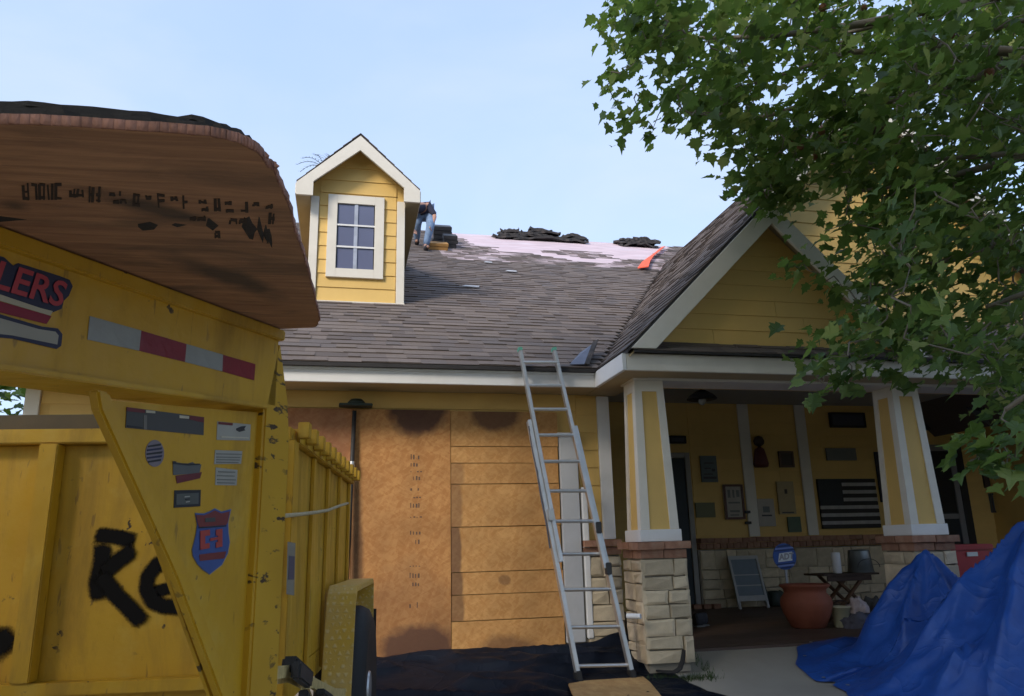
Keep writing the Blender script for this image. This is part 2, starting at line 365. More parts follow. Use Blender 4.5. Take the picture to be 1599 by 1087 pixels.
# --- stones
def stone_mesh(wd, ht, dp, rnd):
    j = lambda k: (random.random()-.5)*k
    a = [(-wd/2, 0, -ht/2), (wd/2, 0, -ht/2), (wd/2, 0, ht/2), (-wd/2, 0, ht/2)]
    f = [(x+j(.016), -dp*(.85+j(.3)), z+j(.014)) for x, _, z in a]
    g = [(x*.74+j(.03), -dp*(1.08+j(.45)), z*.70+j(.03)) for x, _, z in a]
    return a+f+g, [(0, 1, 5, 4), (1, 2, 6, 5), (2, 3, 7, 6), (3, 0, 4, 7), (4, 5, 9, 8), (5, 6, 10, 9), (6, 7, 11, 10), (7, 4, 8, 11), (8, 9, 10), (8, 10, 11)]
def ashlar(parent, o, ux, n, width, z0, z1, hmean=.15, dp=.03):
    """irregular stone courses on a vertical face: o = left bottom, ux = along, n = outward"""
    o = Vector(o); ux = Vector(ux); n = Vector(n); z = z0
    while z < z1-.03:
        h = min(random.uniform(.6, 1.4)*hmean, z1-z)
        if z1-z-h < .06: h = z1-z
        x = 0.
        while x < width-.01:
            wd = min(random.uniform(.14, .36), width-x)
            if width-x-wd < .09: wd = width-x
            split = h > .15 and random.random() < .3
            for (za, zb) in (((z, z+h*.5), (z+h*.5, z+h)) if split else ((z, z+h),)):
                vs_, fs_ = stone_mesh(wd-.009, (zb-za)-.010, dp, 0)
                c = o+ux*(x+wd/2); c.z = (za+zb)/2
                P = [c+ux*p[0]-n*p[1]+Vector((0, 0, p[2])) for p in vs_]
                obj('stone', MB().add(P, fs_), STONE, parent)
            x += wd
        z += h
def brick_row(parent, o, ux, n, width, z0, h, dp, bl=.10, proud=0.):
    o = Vector(o); ux = Vector(ux); n = Vector(n); k = max(1, round(width/bl)); b = width/k
    for i in range(k):
        a = o+ux*(i*b+.004); c = o+ux*((i+1)*b-.004); pr = random.uniform(0, .006)
        P = [a+n*pr, c+n*pr, c-n*dp, a-n*dp]
        dz = random.uniform(-.003, .003)
        obj('brick', MB().hexa([(p.x, p.y, z0+dz) for p in P]+[(p.x, p.y, z0+h+dz) for p in P]), BRICK, parent)
wl = obj('stone_wainscot', B(2.27, 2.65, 7.36, 7.407, .12, 1.05), MORTAR, house)
ashlar(wl, (2.30, 7.36, 0), (1, 0, 0), (0, -1, 0), .36, .15, 1.04)
brick_row(wl, (2.28, 7.29, 0), (1, 0, 0), (0, -1, 0), .38, 1.135, .06, .12, .2)
brick_row(wl, (2.28, 7.315, 0), (1, 0, 0), (0, -1, 0), .38, 1.055, .072, .09, .2)
# --- eaves of the garage wing
obj('fascia_board', B(-3.10, 2.355, 6.93, 6.965, 2.62, 2.765), WHITE, house, bevel=.003)
obj('fascia_board', B(-3.10, 2.345, 6.912, 6.928, 2.735, 2.79), WHITE, house, bevel=.003)
obj('soffit', B(-3.10, 2.40, 6.968, 7.40, 2.635, 2.655), SOFFIT, house)
# --- main roof deck and shingles
def main_y_start(x): return EY if x < GX else EY+(x-GX)/M_
dk = MB(); VY = EY+(BRX-GX)/M_
dk.prism([(-3.15, EY-.01, EZ-.012), (GX, EY-.01, EZ-.012), (BRX, VY, roofz(VY)-.012), (8.6, VY, roofz(VY)-.012), (8.6, RY, RZ-.012), (-3.15, RY, RZ-.012)], (0, 0, -.03))
mroof = obj('main_roof', dk, DECK, house)
bk = MB(); bk.add([(-3.15, RY, RZ-.02), (8.6, RY, RZ-.02), (8.6, 24.2, EZ), (-3.15, 24.2, EZ)], [(0, 1, 2, 3)])
obj('rear_roof', bk, DECK, house)
def roofpt(px, py):
    n = Vector((0, -M_, 1)).normalized(); return atplane(px, py, (0, EY, EZ), n)
PINK = [(698, 363), (745, 384), (772, 386), (778, 393), (830, 396), (905, 409), (962, 411), (985, 404), (1015, 406), (1036, 388), (1070, 380), (1030, 368), (880, 363), (760, 358)]
LEFTOVER = [(835, 391), (900, 391), (935, 394), (962, 404), (915, 404), (870, 397)]
def inpoly(x, y, P):
    r = False; j = len(P)-1
    for i in range(len(P)):
        if (P[i][1] > y) != (P[j][1] > y) and x < (P[j][0]-P[i][0])*(y-P[i][1])/(P[j][1]-P[i][1])+P[i][0]: r = not r
        j = i
    return r
und = MB(); uu = [(roofpt(690, 372).x, 11.9), (1.9, 13.2), (5.6, 12.7), (6.9, 14.4)]
ug = [(x, y) for y in np.arange(12.4, 15.7, .4) for x in np.arange(1.6, 7.45, .4)]
gxn = len(np.arange(1.6, 7.45, .4)); gyn = len(np.arange(12.4, 15.7, .4))
und.add([(x, min(y, RY), roofz(min(y, RY))+.002+.006*random.random()) for x, y in ug],
        [(j*gxn+i, j*gxn+i+1, (j+1)*gxn+i+1, (j+1)*gxn+i) for j in range(gyn-1) for i in range(gxn-1)])
obj('underlayment', und, UNDER, mroof, label='pale pink roofing underlayment laid bare along the ridge')
CS = 1/sqrt(1+M_*M_); EXPO = .150
shmesh = {}
def tab_mesh(wd, th):
    k = (round(wd, 2), round(th, 3))
    if k not in shmesh:
        me = bpy.data.meshes.new('shingle'); l = EXPO+.03
        # butt edge at y=0 thick, tapering up-slope; leans on the course below
        me.from_pydata([(0, 0, 0), (wd, 0, 0), (wd, l, -.004), (0, l, -.004), (0, 0, th), (wd, 0, th), (wd, l, .001), (0, l, .001)], [],
                       [(3, 2, 1, 0), (4, 5, 6, 7), (0, 1, 5, 4), (1, 2, 6, 5), (2, 3, 7, 6), (3, 0, 4, 7)]); me.update(); me.materials.append(SHING); shmesh[k] = me
    return shmesh[k]
WIDTHS = [.11, .15, .19, .24, .30]
def shingle_field(parent, orient, ncourse, span, skip, limit, prio):
    """orient(s,u) -> 4x4 at distance s up the slope and u along; span(s)->(u0,u1)"""
    cand = []
    for k in range(ncourse):
        s = k*EXPO; u0, u1 = span(s); u = u0-random.random()*.2
        while u < u1:
            wd = random.choice(WIDTHS); ua = max(u, u0); wb = min(u+wd, u1)-ua
            if wb > .03:
                m = orient(s-random.uniform(0, .006), ua); c = m @ Vector((wb/2, EXPO/2, 0))
                if not skip(c): cand.append((prio(c), m, wb if wb < wd-1e-6 else wd, random.choice((.007, .009, .014, .016)), wb == wd))
            u += wd
    cand.sort(key=lambda t: -t[0])
    big = MB(); n = 0
    for i, (p, m, wd, th, full) in enumerate(cand):
        if n < limit and p > 0:
            inst('shingle', tab_mesh(wd, th), parent, m); n += 1
        else:
            me = tab_mesh(wd, th); big.add([m @ v.co for v in me.vertices], [tuple(q.vertices) for q in me.polygons], random.random()*.98+.01)
    if big.v: obj('shingles', big, SHING, parent, kind='stuff')
def prio_px(c):
    px, py = proj(c)
    if not (430 < px < 1250 and 250 < py < 600): return -1
    if px < 500 and py < 515: return -1
    return 100-(c-EYE).length
def or_main(s, u): return Matrix.Translation((u, EY+s*CS, EZ+s*CS*M_)) @ Matrix.Rotation(math.atan(M_), 4, 'X')
DX0, DX1, DY0 = -.49, .66, 9.10         # dormer wall
def skip_main(c):
    if DX0+.02 < c.x < DX1-.02 and c.y > DY0+.05 and c.y < 12.0: return True
    px, py = proj(c)
    return inpoly(px, py, PINK) and not inpoly(px, py, LEFTOVER)
NC = int((RY-EY)/CS/EXPO)+1
shingle_field(mroof, or_main, NC, lambda s: (-3.15, GX+.02+max(0, s*CS)*M_ if s*CS*M_ < BRX-GX else 8.5), skip_main, 300, prio_px)
# starter drip edge
obj('drip_edge', B(-3.15, GX, EY-.03, EY+.05, EZ-.045, EZ-.036), DECK, house)
# ridge cap remaining near the dormer
for i in range(16):
    x = -3.1+i*.30
    obj('ridge_cap', MB().hexa([(x, RY-.14, RZ-.075), (x+.33, RY-.14, RZ-.075), (x+.33, RY, RZ+.008), (x, RY, RZ+.008), (x, RY-.14, RZ-.055), (x+.33, RY-.14, RZ-.055), (x+.33, RY, RZ+.028), (x, RY, RZ+.028)]), SHING, mroof)

# --- gable wing: left slope shared by the small porch gable and the big gable behind it
FY = 6.10; BY = 7.05; PKX = 3.90; PKZ = GZ0+(PKX-GX)
def g_span(s):
    x = GX+s*sqrt(.5); return (-(EY+(x-GX)/M_)+0., -(FY if x <= PKX else BY))
gd = MB()
def slab(P, t=.03): return MB().prism(P, Vector((0, 0, -t)))
groof = obj('gable_roof', slab([(GX, FY, GZ0-.012), (PKX, FY, PKZ-.012), (PKX, BY, PKZ-.012), (BRX, BY, BRZ-.012), (BRX, EY+(BRX-GX)/M_, BRZ-.012), (GX, EY, GZ0-.012)]), DECK, house)
obj('gable_roof_right', slab([(PKX, FY, PKZ-.012), (2*PKX-GX, FY, GZ0-.012), (2*PKX-GX, 7.41, GZ0-.012), (PKX, 7.41, PKZ-.012)]), SHING, house)
obj('big_gable_roof_right', slab([(BRX, BY, BRZ-.012), (2*BRX-GX, BY, GZ0-.012), (2*BRX-GX, 13.2, GZ0-.012), (BRX, 13.2, BRZ-.012)]), SHING, house)
def or_g(s, u):
    h = s*sqrt(.5)
    return frame4((GX+h, -u, GZ0+h), (0, -1, 0), (1, 0, 1))
# axes: u runs towards -y, so x axis = -y and up-slope = +x+z
shingle_field(groof, or_g, int((BRX-GX)*sqrt(2)/EXPO), g_span, lambda c: False, 240, lambda c: prio_px(c) if proj(c)[0] < 1190 else -1)
# rakes of the small gable
def rake(parent, y, a, b, h, th=.035, mat=TRIM, cut=None):
    a = Vector((a[0], y, a[1])); b = Vector((b[0], y, b[1])); s_ = 1 if b.x > a.x else -1; low, high = (a, b) if a.z < b.z else (b, a); s_ = 1 if high.x > low.x else -1
    return obj('rake_board', MB().prism([low, high, high-Vector((0, 0, h)), low+Vector((s_*h, 0, 0))], (0, th, 0)), mat, parent, bevel=.003)
LX = GX+.03
rake(house, FY-.03, (LX, GZ0-.005), (PKX, PKZ-.035), .225)
rake(house, FY-.03, (PKX, PKZ-.035), (2*PKX-LX, GZ0-.005), .225)
obj('rake_soffit', MB().prism([(LX, FY+.01, GZ0-.05), (PKX, FY+.01, PKZ-.08), (PKX, FY+.01, PKZ-.10), (LX, FY+.01, GZ0-.07)], (0, .30, 0)), SOFFIT, house)
obj('rake_soffit', MB().prism([(PKX, FY+.01, PKZ-.08), (2*PKX-LX, FY+.01, GZ0-.05), (2*PKX-LX, FY+.01, GZ0-.07), (PKX, FY+.01, PKZ-.10)], (0, .30, 0)), SOFFIT, house)
pgw = obj('porch_gable_wall', MB().prism([(GX+.2, 6.29, 2.86), (2*PKX-GX-.2, 6.29, 2.86), (PKX, 6.29, PKZ-.12)], (0, .06, 0)), SIDING, house)
boards(pgw, 6.288, 2.90, PKZ-.16, .150, lambda z: max(GX+.25, GX+(z-GZ0)+.13), lambda z: min(2*PKX-GX-.25, 2*PKX-GX-(z-GZ0)-.13))
# pent roof strip under the gable, and the longer one to the right
pent = obj('pent_roof', slab([(GX+.05, FY-.02, 2.778), (9.6, FY-.02, 2.778), (9.6, 7.40, 3.60), (2*PKX-GX+.02, 7.40, 3.60), (2*PKX-GX+.02, 6.41, 2.975), (GX+.24, 6.41, 2.975)], .02), DECK, house)
PM = .63; PCS = 1/sqrt(1+PM*PM)
def or_p(s, u): return Matrix.Translation((u, FY-.02+s*PCS, 2.782+s*PCS*PM)) @ Matrix.Rotation(math.atan(PM), 4, 'X')
shingle_field(pent, or_p, 10, lambda s: (GX+.06+s*.5 if s < .4 else 2*PKX-GX+.05, (2*PKX-GX-.05+4.1)), lambda c: c.y > 6.40 and c.x < 2*PKX-GX, 60, lambda c: 50-c.x)
# big gable wall and its rake
bgw = obj('big_gable_wall', MB().prism([(GX+.7, 7.42, 3.0), (2*BRX-GX-.2, 7.42, 3.0), (BRX, 7.42, BRZ-.15)], (0, .1, 0)), SIDING, house)
boards(bgw, 7.418, 3.0, BRZ-.3, .158, lambda z: max(GX+.7, GX+(z-GZ0)+.12), lambda z: min(10.2, 2*BRX-GX-(z-GZ0)-.2))
rake(house, BY-.03, (PKX+.25, PKZ+.25-.04), (BRX, BRZ-.04), .24)
rake(house, BY-.03, (BRX, BRZ-.04), (2*BRX-GX, GZ0), .24)
# porch eave: side return and front fascia
obj('fascia_board', B(2.345, 2.382, 6.152, 6.927, 2.615, 2.765), WHITE, house, bevel=.003)
obj('fascia_board', B(2.385, 9.6, 6.152, 6.19, 2.615, 2.765), TRIM, house, bevel=.003)
obj('porch_soffit', B(2.375, 9.6, 6.193, 6.50, 2.630, 2.648), SOFFIT, house)
obj('porch_soffit', B(2.405, 2.72, 6.505, 7.40, 2.630, 2.650), SOFFIT, house)
obj('porch_beam', B(2.58, 9.6, 6.52, 6.86, 2.612, 2.96), TRIM, house, bevel=.004)
obj('beam_backing', B(2.98, 9.6, 6.862, 6.92, 2.62, 3.28), SIDING, house)
obj('porch_ceiling', B(2.98, 10.5, 6.92, 11.3, 3.26, 3.29), simple('grey_ceiling', (.40, .41, .42), .7, .05), house)
# porch columns on stone piers
def column(cx, cy, hb, ht, z0, z1):
    c = obj('porch_column', MB().hexa([(cx-hb, cy-hb, z0), (cx+hb, cy-hb, z0), (cx+hb, cy+hb, z0), (cx-hb, cy+hb, z0), (cx-ht, cy-ht, z1), (cx+ht, cy-ht, z1), (cx+ht, cy+ht, z1), (cx-ht, cy+ht, z1)]), SIDING, house)
    p = .012
    for (nx_, ny_) in ((0, -1), (-1, 0), (1, 0)):
        ux = Vector((-ny_, nx_, 0)); n = Vector((nx_, ny_, 0))
        def Q(u, z):
            k = (z-z0)/(z1-z0); h = hb+(ht-hb)*k; return Vector((cx, cy, z))+ux*(u*h)+n*h
        def strip(u0, u1, za, zb, u0t=None, u1t=None):
            u0t = u0 if u0t is None else u0t; u1t = u1 if u1t is None else u1t
            P = [Q(u0, za), Q(u1, za), Q(u1t, zb), Q(u0t, zb)]
            return MB().prism(P, n*p)
        e = 1+p/hb*(1 if ny_ else 0)
        obj('trim_board', strip(-e, -.58, z0+.09, z1-.0, -e, -.55), TRIM, c)
        obj('trim_board', strip(.58, e, z0+.09, z1-.0, .55, e), TRIM, c)
        obj('trim_board', strip(-.579, .579, z1-.10, z1, -.549, .549), TRIM, c)
    obj('column_base', B(cx-hb-.025, cx+hb+.025, cy-hb-.025, cy+hb+.025, z0-.015, z0+.088), WHITE, c, bevel=.004)
def pier(cx, cy, hw, z0, z1):
    p = obj('stone_pier', B(cx-hw+.03, cx+hw-.03, cy-hw+.03, cy+hw-.03, z0-.1, z1-.14), MORTAR, house)
    ashlar(p, (cx-hw, cy-hw+.03, 0), (1, 0, 0), (0, -1, 0), 2*hw, z0-.03, z1-.15, .17, .035)
    ashlar(p, (cx-hw+.03, cy+hw, 0), (0, -1, 0), (-1, 0, 0), 2*hw, z0-.03, z1-.15, .17, .035)
    ashlar(p, (cx+hw-.03, cy-hw, 0), (0, 1, 0), (1, 0, 0), 2*hw, z0-.03, z1-.15, .17, .035)
    for (g, za, h) in ((.0, z1-.14, .072), (.035, z1-.064, .062)):
        a = hw+g
        brick_row(p, (cx-a, cy-a, 0), (1, 0, 0), (0, -1, 0), 2*a, za, h, a*.9, .21)
        brick_row(p, (cx-a, cy+a, 0), (0, -1, 0), (-1, 0, 0), a*2-a*.92, za, h, a*.9, .21)
        brick_row(p, (cx+a, cy-a+a*.92, 0), (0, 1, 0), (1, 0, 0), a*2-a*.92, za, h, a*.9, .21)
column(2.735, 6.68, .168, .130, 1.18, 2.61); pier(2.735, 6.68, .215, .20, 1.165)
column(5.45, 6.68, .178, .138, 1.18, 2.61); pier(5.45, 6.68, .225, .20, 1.165)
# porch floor
pf = tag(obj('porch_floor', B(2.66, 10.5, 6.95, 11.0, .05, .185), DECK), kind='structure')
y = 6.93; k = 0
while y < 10.98:
    obj('floor_board', B(2.65, 10.5, y+.003, y+.137, .187, .212+random.uniform(-.001, .001)), FLOORB, pf); y += .14
# porch back wall
WY = 11.0
bw = obj('porch_back_wall', B(2.64, 10.5, WY, WY+.15, .1, 3.4), SIDING, house)
obj('porch_side_wall', B(2.50, 2.638, 7.57, WY+.15, .1, 3.0), SIDING, house)
obj('porch_end_wall', B(10.5, 10.65, 6.9, WY+.15, .1, 3.4), SIDING, house)
boards(bw, WY-.001, 1.25, 3.25, .19, K(5.20), K(9.05))
boards(bw, WY-.001, 1.25, 3.25, .19, K(2.65), K(4.20))
boards(bw, WY-.001, 1.25, 3.25, .19, K(10.05), K(10.5))
bs = obj('porch_wainscot', B(5.18, 9.02, WY-.05, WY-.002, .15, 1.04), MORTAR, house)
ashlar(bs, (5.20, WY-.05, 0), (1, 0, 0), (0, -1, 0), 3.8, .21, 1.03, .21, .03)
brick_row(bs, (5.18, WY-.16, 0), (1, 0, 0), (0, -1, 0), 3.84, 1.135, .07, .16, .22)
brick_row(bs, (5.18, WY-.12, 0), (1, 0, 0), (0, -1, 0), 3.84, 1.05, .08, .11, .11)
for (pa, pb) in (((1152, 640), (1182, 832)), ((1240, 640), (1274, 832))):
    x = (aty(*pa, WY).x+aty(*pb, WY).x)/2
    obj('wall_batten', B(x-.09, x+.09, WY-.045, WY-.016, 1.215, 3.25), TRIM, house, bevel=.004)
# dark entry door
dr = obj('entry_door', B(4.28, 5.08, WY-.03, WY-.003, .215, 2.40), DOORB, house, bevel=.004)
for za, zb in ((.40, 1.10), (1.25, 2.25)):
    obj('door_panel', B(4.40, 4.63, WY-.045, WY-.031, za, zb), DOORB, dr, bevel=.006); obj('door_panel', B(4.73, 4.96, WY-.045, WY-.031, za, zb), DOORB, dr, bevel=.006)
obj('door_knob', MB().lathe((5.0, WY-.06, 1.12), [(.005, -.03), (.028, -.02), (.03, .0), (.02, .025), (.004, .03)], 12), ALU, dr)
for x in (4.22, 5.085): obj('door_casing', B(x, x+.075, WY-.055, WY-.002, .21, 2.48), simple('grey_trim', (.30, .29, .27), .6, .06), house)
obj('door_casing', B(4.30, 5.08, WY-.055, WY-.002, 2.405, 2.48), simple('grey_trim', (.30, .29, .27)), house)
# storm door at the right
sx0, sx1 = aty(1450, 700, WY).x, aty(1512, 860, WY).x
sdr = obj('storm_door', B(sx0-.35, sx1, WY-.03, WY-.003, .215, 2.62), DOORB, house)
GT = simple('grey_storm_trim', (.22, .22, .23), .5, .05)
obj('door_rail', B(sx0-.35, sx1, WY-.05, WY-.031, 2.52, 2.62), GT, sdr); obj('door_rail', B(sx0-.35, sx1-.102, WY-.05, WY-.031, 1.42, 1.50), GT, sdr)
obj('door_stile', B(sx1-.10, sx1, WY-.05, WY-.031, .215, 2.515), GT, sdr); obj('door_stile', B(sx0-.35, sx0-.25, WY-.05, WY-.031, .215, 1.415), GT, sdr)
obj('door_glass', B(sx0-.24, sx1-.11, WY-.040, WY-.0315, 1.52, 2.50), simple('dark_glass', (.02, .024, .03), .1, .05, bump=0), sdr)
obj('door_frame', B(sx1+.003, sx1+.14, WY-.06, WY-.003, .215, 2.72), simple('black_trim', (.018, .018, .02), .6), house)
# dark blue shutter left of the right column
x0, x1 = aty(1362, 700, WY).x, aty(1385, 765, WY).x
shu = obj('window_shutter', B(x0, x1+.1, WY-.05, WY-.016, 1.70, 2.50), simple('navy_shutter', (.022, .026, .05), .55), house)
for i in range(9): obj('louvre', B(x0+.04, x1+.06, WY-.062, WY-.051, 1.76+i*.08, 1.82+i*.08), simple('navy_shutter', (.022, .026, .05)), shu)
# hose bib on the pier
hb = aty(990, 962, 6.40)
obj('pvc_cap', MB().tube([hb+Vector((-.05, .03, 0)), hb+Vector((.04, -.05, .0))], .022, 12), WHITE, house, smooth=False)

# --- dormer
drz = lambda x: 5.50+.96*(.75-abs(x-.085))
dw = obj('dormer_wall', MB().prism([(DX0, DY0, 4.02), (DX1, DY0, 4.02), (DX1, DY0, 5.60), (.085, DY0, 6.15), (DX0, DY0, 5.60)], (0, .12, 0)), SIDING, house)
def dl(z): return DX0+.105 if z < 5.40 else max(DX0+.105, .085-(6.13-z)/.96)
def drr(z): return DX1-.105 if z < 5.40 else min(DX1-.105, .085+(6.13-z)/.96)
WX0, WX1, WZ0, WZ1 = -.285, .405, 4.375, 5.465
z = 4.075
for i in range(12):
    zt = z+.178
    if z > 5.98: break
    spans = [(dl, drr)] if zt < WZ0 or z > WZ1-.03 else [(dl, K(WX0+.01)), (K(WX1-.01), drr)]
    if z < WZ0 < zt: spans = [(dl, drr)]
    for a, b in spans:
        zz0, zz1 = z, min(zt, 6.11)
        obj('siding_board', MB().hexa([(a(zz0), DY0-.016, zz0), (b(zz0), DY0-.016, zz0), (b(zz0), DY0-.001, zz0), (a(zz0), DY0-.001, zz0), (a(zz1), DY0-.005, zz1+.006), (max(b(zz1), a(zz1)+.01), DY0-.005, zz1+.006), (max(b(zz1), a(zz1)+.01), DY0-.001, zz1+.006), (a(zz1), DY0-.001, zz1+.006)]), SIDING, dw)
    z = zt
obj('base_flashing', B(DX0-.01, DX1+.01, DY0-.04, DY0-.001, 4.05, 4.072), TRIM, house)
for xa, xb in ((DX0-.005, DX0+.095), (DX1-.095, DX1+.005)):
    obj('corner_board', B(xa, xb, DY0-.034, DY0+.08, 4.04, 5.43), TRIM, house, bevel=.004)
DBY = DY0
for x in (DX0, DX1-.06):          # cheek walls run back into the roof
    obj('dormer_cheek', MB().prism([(x, DY0+.085, roofz(DY0)-.02), (x, DY0+.085, 5.50), (x, 11.7, 5.50), (x, 11.7, roofz(11.7)-.2)], (.06, 0, 0)), SIDING, house)
win = obj('dormer_window', B(WX0+.07, WX1-.07, DY0-.012, DY0-.002, WZ0+.07, WZ1-.07), DARKM, house)
fr = .115
for a in ((WX0, WX0+fr, WZ0, WZ1), (WX1-fr, WX1, WZ0, WZ1), (WX0+fr, WX1-fr, WZ1-fr, WZ1), (WX0+fr, WX1-fr, WZ0, WZ0+fr)):
    obj('window_trim', B(a[0], a[1], DY0-.045, DY0-.001, a[2], a[3]), TRIM, win, bevel=.003)
gx0, gx1, gz0, gz1 = WX0+fr, WX1-fr, WZ0+fr, WZ1-fr
for i in range(2):
    for j in range(3):
        xa = gx0+(gx1-gx0)*i/2+.012; xb = gx0+(gx1-gx0)*(i+1)/2-.012; za = gz0+(gz1-gz0)*j/3+.008; zb = gz0+(gz1-gz0)*(j+1)/3-.008
        obj('pane', B(xa, xb, DY0-.022, DY0-.013, za, zb), GLASSW, win)
obj('muntin', B((gx0+gx1)/2-.022, (gx0+gx1)/2+.022, DY0-.034, DY0-.013, gz0, gz1), simple('grey_muntin', (.38, .42, .52), .5), win)
for j in (1, 2): obj('muntin', B(gx0, gx1, DY0-.038, DY0-.035, gz0+(gz1-gz0)*j/3-.011, gz0+(gz1-gz0)*j/3+.011), WHITE, win)
RKY = 8.90
DXL, DXR = -.665, .835
drf = MB()
for s, xe in ((-1, DXL), (1, DXR)):
    slabP = [(xe, RKY-.02, 5.515), (.085, RKY-.02, 6.235), (.085, 12.9, 6.235), (xe, 11.65, 5.515)]
    r = obj('dormer_roof', slab(slabP, .03), DECK, house)
    n_c = 7; sl = (6.235-5.515)/abs(xe-.085)
    big = MB()
    for k in range(n_c):
        h0 = k/n_c; h1 = (k+1)/n_c
        xa = xe+(.085-xe)*h0; xb = xe+(.085-xe)*h1; za = 5.515+.72*h0; zb = 5.515+.72*h1; yy = RKY-.03
        while yy < 11.5:
            l = random.choice(WIDTHS); big.hexa([(xa, yy, za), (xa, yy+l, za), (xb, yy+l, zb), (xb, yy, zb), (xa, yy, za+.014), (xa, yy+l, za+.014), (xb, yy+l, zb+.003), (xb, yy, zb+.003)], random.random()); yy += l+.003
    obj('shingles', big, SHING, r, kind='stuff')
    a = Vector((xe, RKY, 5.515)); b = Vector((.085, RKY, 6.215)); hh = .165
    obj('rake_board', MB().prism([(xe, RKY-.03, 5.505), (.085, RKY-.03, 6.20), (.085, RKY-.03, 6.20-hh*1.2), (xe-s*.20, RKY-.03, 5.505-hh+.192), (xe-s*.20, RKY-.03, 5.345), (xe, RKY-.03, 5.345)], (0, .035, 0)), TRIM, house)
    obj('soffit', MB().prism([(xe, RKY+.01, 5.47), (.085, RKY+.01, 6.175), (.085, RKY+.01, 6.155), (xe, RKY+.01, 5.45)], (0, .20, 0)), SOFFIT, house)
    xs0, xs1 = sorted((xe, DX0-.006 if s < 0 else DX1+.006))
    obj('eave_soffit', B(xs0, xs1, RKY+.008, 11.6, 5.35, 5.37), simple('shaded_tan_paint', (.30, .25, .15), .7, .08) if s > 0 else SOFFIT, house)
    obj('eave_fascia', B(xe-.012 if s < 0 else xe-.006, xe+.006 if s < 0 else xe+.012, RKY+.006, 11.6, 5.372, 5.51), TRIM, house)

# ================================================================== BOARDS OVER THE GARAGE DOOR
OY = 7.36
def osb_sheet(name, label, x0, x1, z0, z1, mat, y0=OY, cat='board'):
    o = obj(name, B(x0, x1, y0, y0+.012, z0, z1), mat, loc=(x0, y0, z0)); tag(o, label, cat); return o
OS1 = mk_osb('strand_board_left', [(.45, 1.95, .35, .35, .35, (.12, .05, .03)), (1.55, 1.0, .16, 1.6, .35, (.10, .045, .03))], ((.40, .165, .060), (.50, .235, .10)))
osb_sheet('osb_sheet', 'reddish strand board sheet left of the dark pole, half hidden by the yellow trailer', -.70, .085, .24, 2.455, OS1)
OS2 = mk_osb('strand_board_middle', [(.60, 2.33, .30, .30, .88, (.055, .022, .018)), (.62, .08, .36, .26, .88, (.07, .03, .022)), (.02, .6, .10, 1.1, .55, (.06, .03, .022)), (.55, .35, .42, .55, .30, (.12, .055, .03))])
mid = osb_sheet('osb_sheet', 'tall strand board sheet with a dark half round stain at its top edge', .09, 1.0, .16, 2.452, OS2, OY-.004)
# stamped print running down the middle sheet
for (z, h_, wd) in [(2.0, .05, .09), (1.93, .045, .1), (1.86, .012, .12), (1.80, .04, .1), (1.70, .035, .09), (1.62, .015, .11), (1.55, .05, .1), (1.44, .012, .12), (1.30, .04, .11), (1.22, .05, .1), (1.0, .012, .11), (.92, .05, .1), (.84, .035, .1), (.66, .05, .09)]:
    for i in range(4):
        if random.random() < .8:
            xx = .66+i*wd/4; obj('print_mark', B(xx-.04, xx-.04+wd/4*random.uniform(.25, .7), OY-.0052, OY-.0045, z-h_/2, z+h_/2*random.uniform(.2, 1)), simple('stamp_ink', (.13, .075, .05), .8), mid)
tg = thing('board_cover', 'lighter strand boards nailed in horizontal strips behind the ladder', 'boards', (1.55, OY, .2))
zs = [.19, .50, .73, .93, 1.34, 1.74, 1.94, 2.10, 2.448]
for i in range(8):
    st = [[(.5, -.02, .3, .20, .6, (.10, .045, .025))], [(.05, .1, .07, .25, .6, (.09, .045, .03))], [(.5, .12, .06, .05, .5, (.12, .06, .03)), (.04, .1, .07, .3, .7, (.09, .045, .03))], [(.04, .2, .06, .3, .7, (.08, .04, .03))],
          [(.03, .2, .08, .4, .5, (.12, .06, .035))], [(.03, .05, .1, .3, .4, (.14, .07, .04))], [], [(.45, .35, .26, .20, .85, (.10, .045, .025))]][i]
    m = mk_osb('strand_board_strip', st, ((.46, .225, .068), (.58, .32, .115)))
    x1 = 2.075+random.uniform(-.01, .006); dy = random.uniform(-.004, .003)
    obj('board', MB().hexa([(1.005, OY+dy, zs[i]+.004), (x1, OY+dy, zs[i]+.004+random.uniform(-.004, .004)), (x1, OY+dy+.012, zs[i]+.004), (1.005, OY+dy+.012, zs[i]+.004), (1.005, OY+dy+.002, zs[i+1]-.003), (x1, OY+dy+.002, zs[i+1]-.003), (x1, OY+dy+.012, zs[i+1]-.003), (1.005, OY+dy+.012, zs[i+1]-.003)]), m, tg, loc=(1.005, OY+dy, zs[i]))
# dark pole with green cap
pl = thing('leaning_pole', 'thin dark pole with a flat green cap standing against the strand boards', 'pole', (.06, 7.28, .2))
obj('pole', MB().tube([(.045, 7.26, .20), (.085, 7.33, 2.43)], [.022, .020], 10), DARKM, pl, smooth=True)
obj('collar', MB().tube([(.075, 7.31, 1.86), (.077, 7.315, 1.95)], .028, 10), ALU, pl)
obj('cap_plate', B(-.06, .25, 7.20, 7.355, 2.462, 2.482), GREENM, pl, bevel=.006)
obj('cap_dome', MB().lathe((.10, 7.28, 2.484), [(.085, 0), (.08, .02), (.055, .045), (.01, .055)], 14), GREENM, pl, smooth=True)

